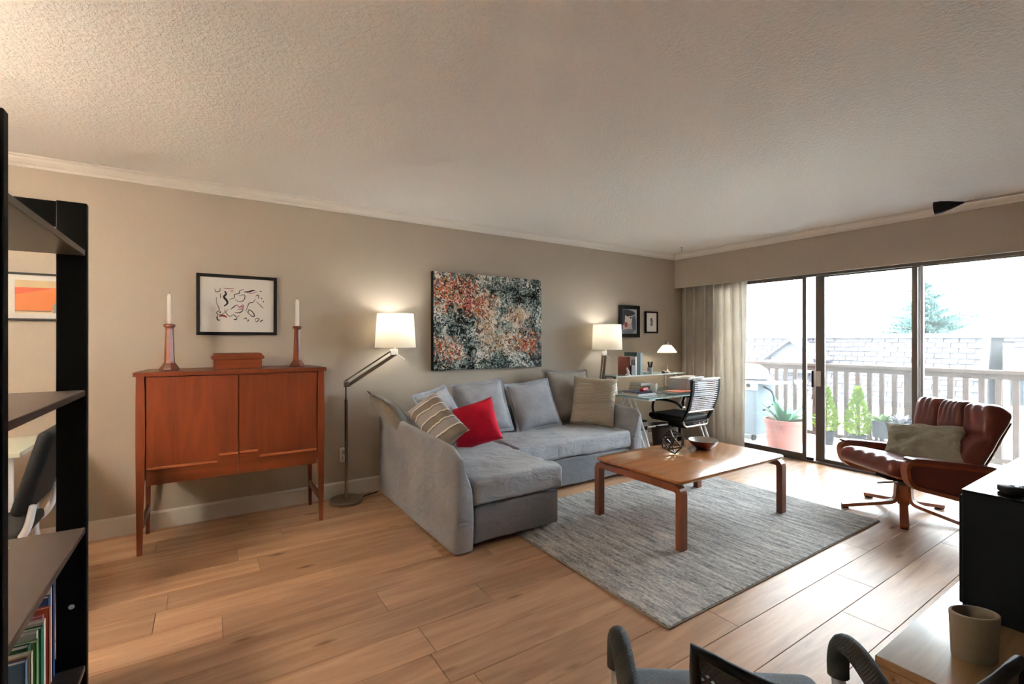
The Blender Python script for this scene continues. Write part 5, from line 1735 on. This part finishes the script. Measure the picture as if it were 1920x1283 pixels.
# ------------------------------------------------------------------ low bench, black cabinet box, pot, remote
bn = thing('low_bench', 'long low pale wood bench with screwed end panel', 'bench', (1.573, 0.548, 0))
BL = 3.0
obj('bench_top', G().rbb((0, -0.5, 0.375), (BL, 0, 0.40), 0.002, 1), 'bench_wood', bn)
for x in (0.0, BL / 2, BL - 0.025):
    e = obj('end_panel', G().bb((x, -0.495, 0), (x + 0.025, -0.005, 0.375)), 'bench_wood_end', bn)
    for yy, zz in ((-0.05, 0.36), (-0.45, 0.36)):
        obj('screw', G().lathe([(0.008, 0), (0.008, 0.002), (0.003, 0.001)], 12, mx=Matrix.Translation((x, yy, zz)) @ Matrix.Rotation(-pi / 2, 4, 'Y')), 'chrome', e)
obj('back_panel', G().bb((0.025, -0.495, 0.05), (BL - 0.025, -0.48, 0.375)), 'bench_wood_end', bn)

bc = thing('black_media_cabinet', 'black box cabinet with a glossy top on the low bench', 'cabinet', (2.06, 0.48, 0.40))
obj('body', G().rbb((0, -0.44, 0), (0.75, 0, 0.394), 0.003, 1), 'black_cabinet', bc)
obj('top', G().rbb((-0.001, -0.441, 0.394), (0.751, 0.001, 0.399), 0.001, 1), 'black_gloss_top', bc)
obj('door', G().rbb((0.02, -0.001, 0.02), (0.73, 0.012, 0.375), 0.003, 1), 'black_cabinet', bc)
t = thing('remote_control', 'black remote control on the black box cabinet', 'remote', (2.17, 0.335, 0.799), radians(-52))
obj('case', G().rbb((-0.085, -0.024, 0), (0.085, 0.024, 0.022), 0.006), 'black_matte', t, 40)
for k in range(4):
    for j in range(2):
        obj('key', G().rbox((-0.05 + 0.03 * k, -0.009 + 0.018 * j, 0.0225), (0.012, 0.009, 0.004), 0.001, 1), 'grey_plastic', t)

t = thing('concrete_planter', 'oval grey concrete planter on the low bench', 'planter', (1.792, 0.392, 0.40), radians(-38))
obj('shell', G().lathe([(0.053, 0), (0.056, 0.004), (0.062, 0.12), (0.062, 0.124), (0.060, 0.126), (0.054, 0.126), (0.052, 0.123), (0.050, 0.02), (0.001, 0.018)], 48, (0, 0, 0), 0.98, 0.62), 'concrete_pot', t, 40)
obj('filler', G().lathe([(0.001, 0.075), (0.052, 0.072)], 32, (0, 0, 0), 0.98, 0.62), 'concrete_pot', t)

# ------------------------------------------------------------------ mesh office chair in the foreground
AO = radians(53.5)
oc = thing('mesh_office_chair', 'black mesh-backed office chair with foam-wrapped arm loops', 'chair', (0.90, 0.50, 0), AO)
obj('seat', G().soft((0.02, 0, 0.445), (0.46, 0.47, 0.075), 0.034, (12, 12, 2)), 'seat_blue_grey', oc, 70)
obj('seat_pan', G().rbb((-0.18, -0.2, 0.395), (0.2, 0.2, 0.412), 0.008), 'black_matte', oc, 40)
def bx(s, t_):     # back surface point: s -1..1 across, t_ 0..1 up
    zt = 0.855 - 0.040 * (1 - s * s)
    z = 0.50 + (zt - 0.50) * t_
    x = -0.212 - 0.050 * (1 - s * s) - 0.06 * t_ - 0.02 * sin(t_ * pi)
    return Vector((x, s * (0.212 - 0.012 * (1 - t_)), z))
obj('back_mesh', G().grid(lambda a, b_: bx(2 * a - 1, b_), 24, 14), 'chair_mesh', oc, 80)
rim = [bx(-1, k / 12) for k in range(13)] + [bx(-1 + 2 * k / 20, 1) for k in range(1, 20)] + [bx(1, 1 - k / 12) for k in range(13)] + [bx(1 - 2 * k / 20, 0) for k in range(1, 20)]
obj('back_frame', G().tube(rim, 0.008, 8, True), 'black_matte', oc, 60)
obj('head_band', G().grid(lambda a, b_: bx(2 * a - 1, 0.93 + 0.07 * b_) + Vector((-0.003, 0, 0)), 24, 3), 'foam_sleeve', oc, 80)
for s in (-1, 1):
    ya = s * 0.248
    path = smooth_path([(0.135, ya, 0.40), (0.158, ya, 0.47), (0.168, ya, 0.555), (0.15, ya, 0.605), (0.105, ya, 0.613), (0.04, ya, 0.592), (-0.06, ya, 0.54), (-0.15, ya, 0.48), (-0.2, ya * 0.95, 0.43)], 8)
    obj('arm_tube', G().tube(path, 0.014, 10), 'grey_plastic', oc, 60)
    k0 = next(i for i, p in enumerate(path) if p.z > 0.52)
    obj('arm_sleeve', G().tube(path[k0:-4], 0.0215, 14), 'foam_sleeve', oc, 60)
    obj('arm_mount', G().tube([(-0.2, ya * 0.95, 0.43), (-0.1, ya * 0.8, 0.40), (0.1, ya * 0.8, 0.40), (0.135, ya, 0.40)], 0.013, 8), 'black_matte', oc, 60)
obj('back_stay', G().sweep(smooth_path([(-0.1, 0, 0.40), (-0.24, 0, 0.42), (-0.295, 0, 0.52), (-0.31, 0, 0.62)], 5), (0, 1, 0), 0.06, 0.012), 'black_matte', oc, 50)
obj('gas_lift', G().lathe([(0.027, 0.08), (0.027, 0.26), (0.015, 0.262), (0.015, 0.40)], 14), 'black_matte', oc, 40)
for k in range(5):
    a = 2 * pi * k / 5 + 0.6
    c, s = cos(a), sin(a)
    f_ = obj('base_leg', G().tube([(0.02 * c, 0.02 * s, 0.10), (0.16 * c, 0.16 * s, 0.085), (0.27 * c, 0.27 * s, 0.066)], [0.024, 0.02, 0.014], 8), 'black_matte', oc, 50)
    obj('caster', G().lathe([(0.025, -0.02), (0.028, -0.01), (0.028, 0.01), (0.025, 0.02)], 12, mx=Matrix.Translation((0.27 * c, 0.27 * s, 0.029)) @ Matrix.Rotation(a, 4, 'Z') @ Matrix.Rotation(pi / 2, 4, 'X')), 'black_matte', f_, 40)

# ------------------------------------------------------------------ black open bookcase on the left
bk_ = thing('open_bookcase', 'tall black-brown open bookcase with ladder ends', 'bookcase', (-0.365, 2.30, 0))
BD, YN = 0.36, -0.85          # depth (towards -x), near end
for yy in (0.0, YN):
    for xx in (0.0, -BD + 0.083):
        p_ = obj('post', G().rbb((xx - 0.083, yy, 0), (xx, yy + 0.03, 1.785), 0.002, 1), 'black_brown', bk_)
        if yy == 0.0:
            obj('screw_cap', G().lathe([(0.009, 0), (0.008, 0.002), (0.001, 0.0025)], 14, mx=Matrix.Translation((xx - 0.042, yy, 0.315)) @ Matrix.Rotation(pi / 2, 4, 'X')), 'grey_plastic', p_)
    for z0_ in (1.692, 0.04):
        obj('end_rail', G().rbb((-BD + 0.083, yy + 0.004, z0_), (-0.083, yy + 0.026, z0_ + 0.09), 0.002, 1), 'black_brown', bk_)
for z in (1.592, 1.078, 0.575, 0.07):
    obj('shelf', G().rbb((-BD + 0.004, YN + 0.03, z), (-0.004, -0.001, z + 0.022), 0.002, 1), 'shelf_brown', bk_)
o = thing('black_case', 'small black case lying on the bookcase shelf', 'case', (-0.585, 2.02, 0.597))
obj('shell', G().rbb((-0.08, -0.13, 0), (0.055, 0.13, 0.03), 0.005), 'black_matte', o, 40)
obj('lid_seam', G().bb((-0.081, -0.131, 0.018), (0.056, 0.131, 0.02)), 'grey_plastic', o)
# books on the lowest visible shelf
bz = 0.092
bks = [((42, 84, 140), 0.022, 0.37, 'tall blue book next to the far post on the bookcase'), ((196, 170, 146), 0.012, 0.33, 'thin tan book in the bookcase row'),
       ((228, 226, 222), 0.016, 0.345, 'tall white book beside the blue one in the bookcase'), ((36, 74, 128), 0.028, 0.31, 'navy book in the bookcase row'),
       ((196, 92, 60), 0.02, 0.285, 'orange book in the bookcase row'), ((208, 120, 140), 0.018, 0.27, 'pink book in the bookcase row'),
       ((186, 48, 66), 0.016, 0.262, 'red book in the bookcase row'), ((220, 216, 210), 0.026, 0.27, 'cream book in the bookcase row'),
       ((46, 120, 86), 0.026, 0.262, 'green book in the bookcase row'), ((206, 212, 206), 0.022, 0.262, 'pale grey book in the bookcase row'),
       ((120, 164, 104), 0.026, 0.245, 'light green book in the bookcase row'), ((40, 96, 72), 0.03, 0.25, 'dark green book in the bookcase row'),
       ((224, 220, 190), 0.02, 0.24, 'pale yellow book in the bookcase row'), ((152, 60, 48), 0.028, 0.235, 'brick-red book in the bookcase row'),
       ((90, 120, 150), 0.026, 0.245, 'slate blue book in the bookcase row')]
yy = 2.292
for col, th_, hh, lab in bks:
    book(lab, (-0.66, yy - th_, bz), (-0.455 + 0.006 * ((th_ * 1000) % 3), yy - 0.001, bz + hh), col, 'books on the bookcase shelf', 'book', 'x')
    yy -= th_ + 0.0015

# ------------------------------------------------------------------ dining end behind the bookcase
t = thing('white_side_table', 'small white-legged table with pale green top behind the bookcase', 'table', (-1.135, 3.3, 0))
obj('tabletop', G().rbb((-0.42, -0.1, 0.715), (0.385, 0.42, 0.74), 0.004), colour((206, 208, 190), 0.4), t, 40)
for xx, yy in ((-0.38, -0.05), (0.34, -0.05), (-0.38, 0.37), (0.34, 0.37)):
    obj('leg', G().rbb((xx - 0.011, yy - 0.011, 0), (xx + 0.011, yy + 0.011, 0.715), 0.004, 1), 'white_metal', t, 40)
t = thing('white_framed_chair', 'black padded chair with white tubular frame behind the bookcase', 'chair', (-0.865, 2.98, 0.0), radians(180))
obj('seat', G().soft((0.0, 0, 0.44), (0.42, 0.42, 0.05), 0.022, (8, 8, 2)), 'black_matte', t, 70)
MBK = Matrix.Translation((-0.20, 0, 0.53)) @ Matrix.Rotation(radians(-15), 4, 'Y')
obj('backrest', G().soft((0, 0, 0.19), (0.055, 0.42, 0.36), 0.024, (2, 8, 8), None, MBK), 'black_matte', t, 70)
for s in (-1, 1):
    obj('frame_tube', G().tube(fillet([(0.2, s * 0.19, 0.0), (0.2, s * 0.19, 0.41), (-0.19, s * 0.19, 0.41), (-0.235, s * 0.19, 0.48), (-0.25, s * 0.19, 0.58)], 0.05, 5), 0.014, 8), 'white_metal', t, 60)
    obj('leg', G().tube([(-0.17, s * 0.19, 0.41), (-0.22, s * 0.19, 0.0)], 0.014, 8), 'white_metal', t, 60)
obj('cross_bar', G().tube([(0.0, -0.19, 0.408), (0.0, 0.19, 0.408)], 0.011, 8), 'white_metal', t, 60)

# ------------------------------------------------------------------ ceiling hook, black arc lamp
t = thing('ceiling_hook', 'small metal hook screwed into the ceiling corner', 'hook', (4.785, 3.609, ZC))
obj('plate', G().lathe([(0.012, -0.004), (0.012, 0)], 12), 'brushed_steel', t, 40)
obj('hook_wire', G().tube(smooth_path([(0, 0, -0.002), (0, 0, -0.02), (0.008, 0, -0.032), (0.002, 0, -0.042), (-0.006, 0, -0.036)], 4), 0.0025, 6), 'brushed_steel', t, 60)

t = thing('arc_floor_lamp', 'slender arc lamp with a black cone head near the ceiling', 'lamp', (4.55, -0.35, 0))
obj('base', G().lathe([(0.15, 0), (0.15, 0.02), (0.02, 0.03)], 30), 'black_matte', t, 40)
hx, hy, hz = 4.42 - 4.55, 1.10 + 0.35, 2.245
obj('arc_pole', G().tube(smooth_path([(0, 0, 0.02), (0, 0.0, 1.0), (0, 0.05, 1.75), (-0.01, 0.3, 2.12), (-0.04, 0.75, 2.235), (-0.09, 1.15, 2.245), (hx + 0.01, hy - 0.04, hz)], 8), 0.0065, 8), 'brushed_steel', t, 60)
ax_ = Vector((hx, hy, hz)) - Vector((-0.09, 1.15, 2.25))
qm = Matrix.Translation((hx, hy - 0.06, hz - 0.004)) @ Vector((-0.1, 0.93, -0.06)).to_track_quat('Z', 'Y').to_matrix().to_4x4()
obj('lamp_head', G().lathe([(0.006, -0.02), (0.012, 0.0), (0.03, 0.05), (0.044, 0.10), (0.047, 0.135), (0.044, 0.135), (0.04, 0.10), (0.025, 0.05), (0.001, 0.01)], 28, mx=qm), 'black_matte', t, 50)

# ------------------------------------------------------------------ dining lamp left of the picture: the sharp shadow wedge under the
# cabinet and the highlight on its leg trace back to a small lamp at about this spot
for (x, y, lab) in ((-1.39, 2.26, 'white globe pendant over the dining end of the room'),):
    t = thing('globe_pendant', lab, 'lamp', (x, y, ZC))
    obj('canopy', G().lathe([(0.05, 0), (0.05, -0.02), (0.01, -0.03)], 20), 'chrome', t, 40)
    obj('cord', G().tube([(0, 0, -0.02), (0, 0, -0.60)], 0.004, 6), 'black_matte', t)
    obj('socket', G().lathe([(0.02, -0.59), (0.024, -0.64)], 14), 'chrome', t, 40)
    gs_ = G().lathe([(0.03, 0.135), (0.08, 0.115), (0.12, 0.07), (0.14, 0.0), (0.12, -0.07), (0.08, -0.115), (0.001, -0.14)], 28, (0, 0, -0.76))
    obj('globe', gs_, 'opal_glass', t, 60)
    point_light('globe_pendant_light_offscreen', (0, 0, -0.76), PENDANT_WATTS, (1.0, 0.86, 0.70), 0.09, t)
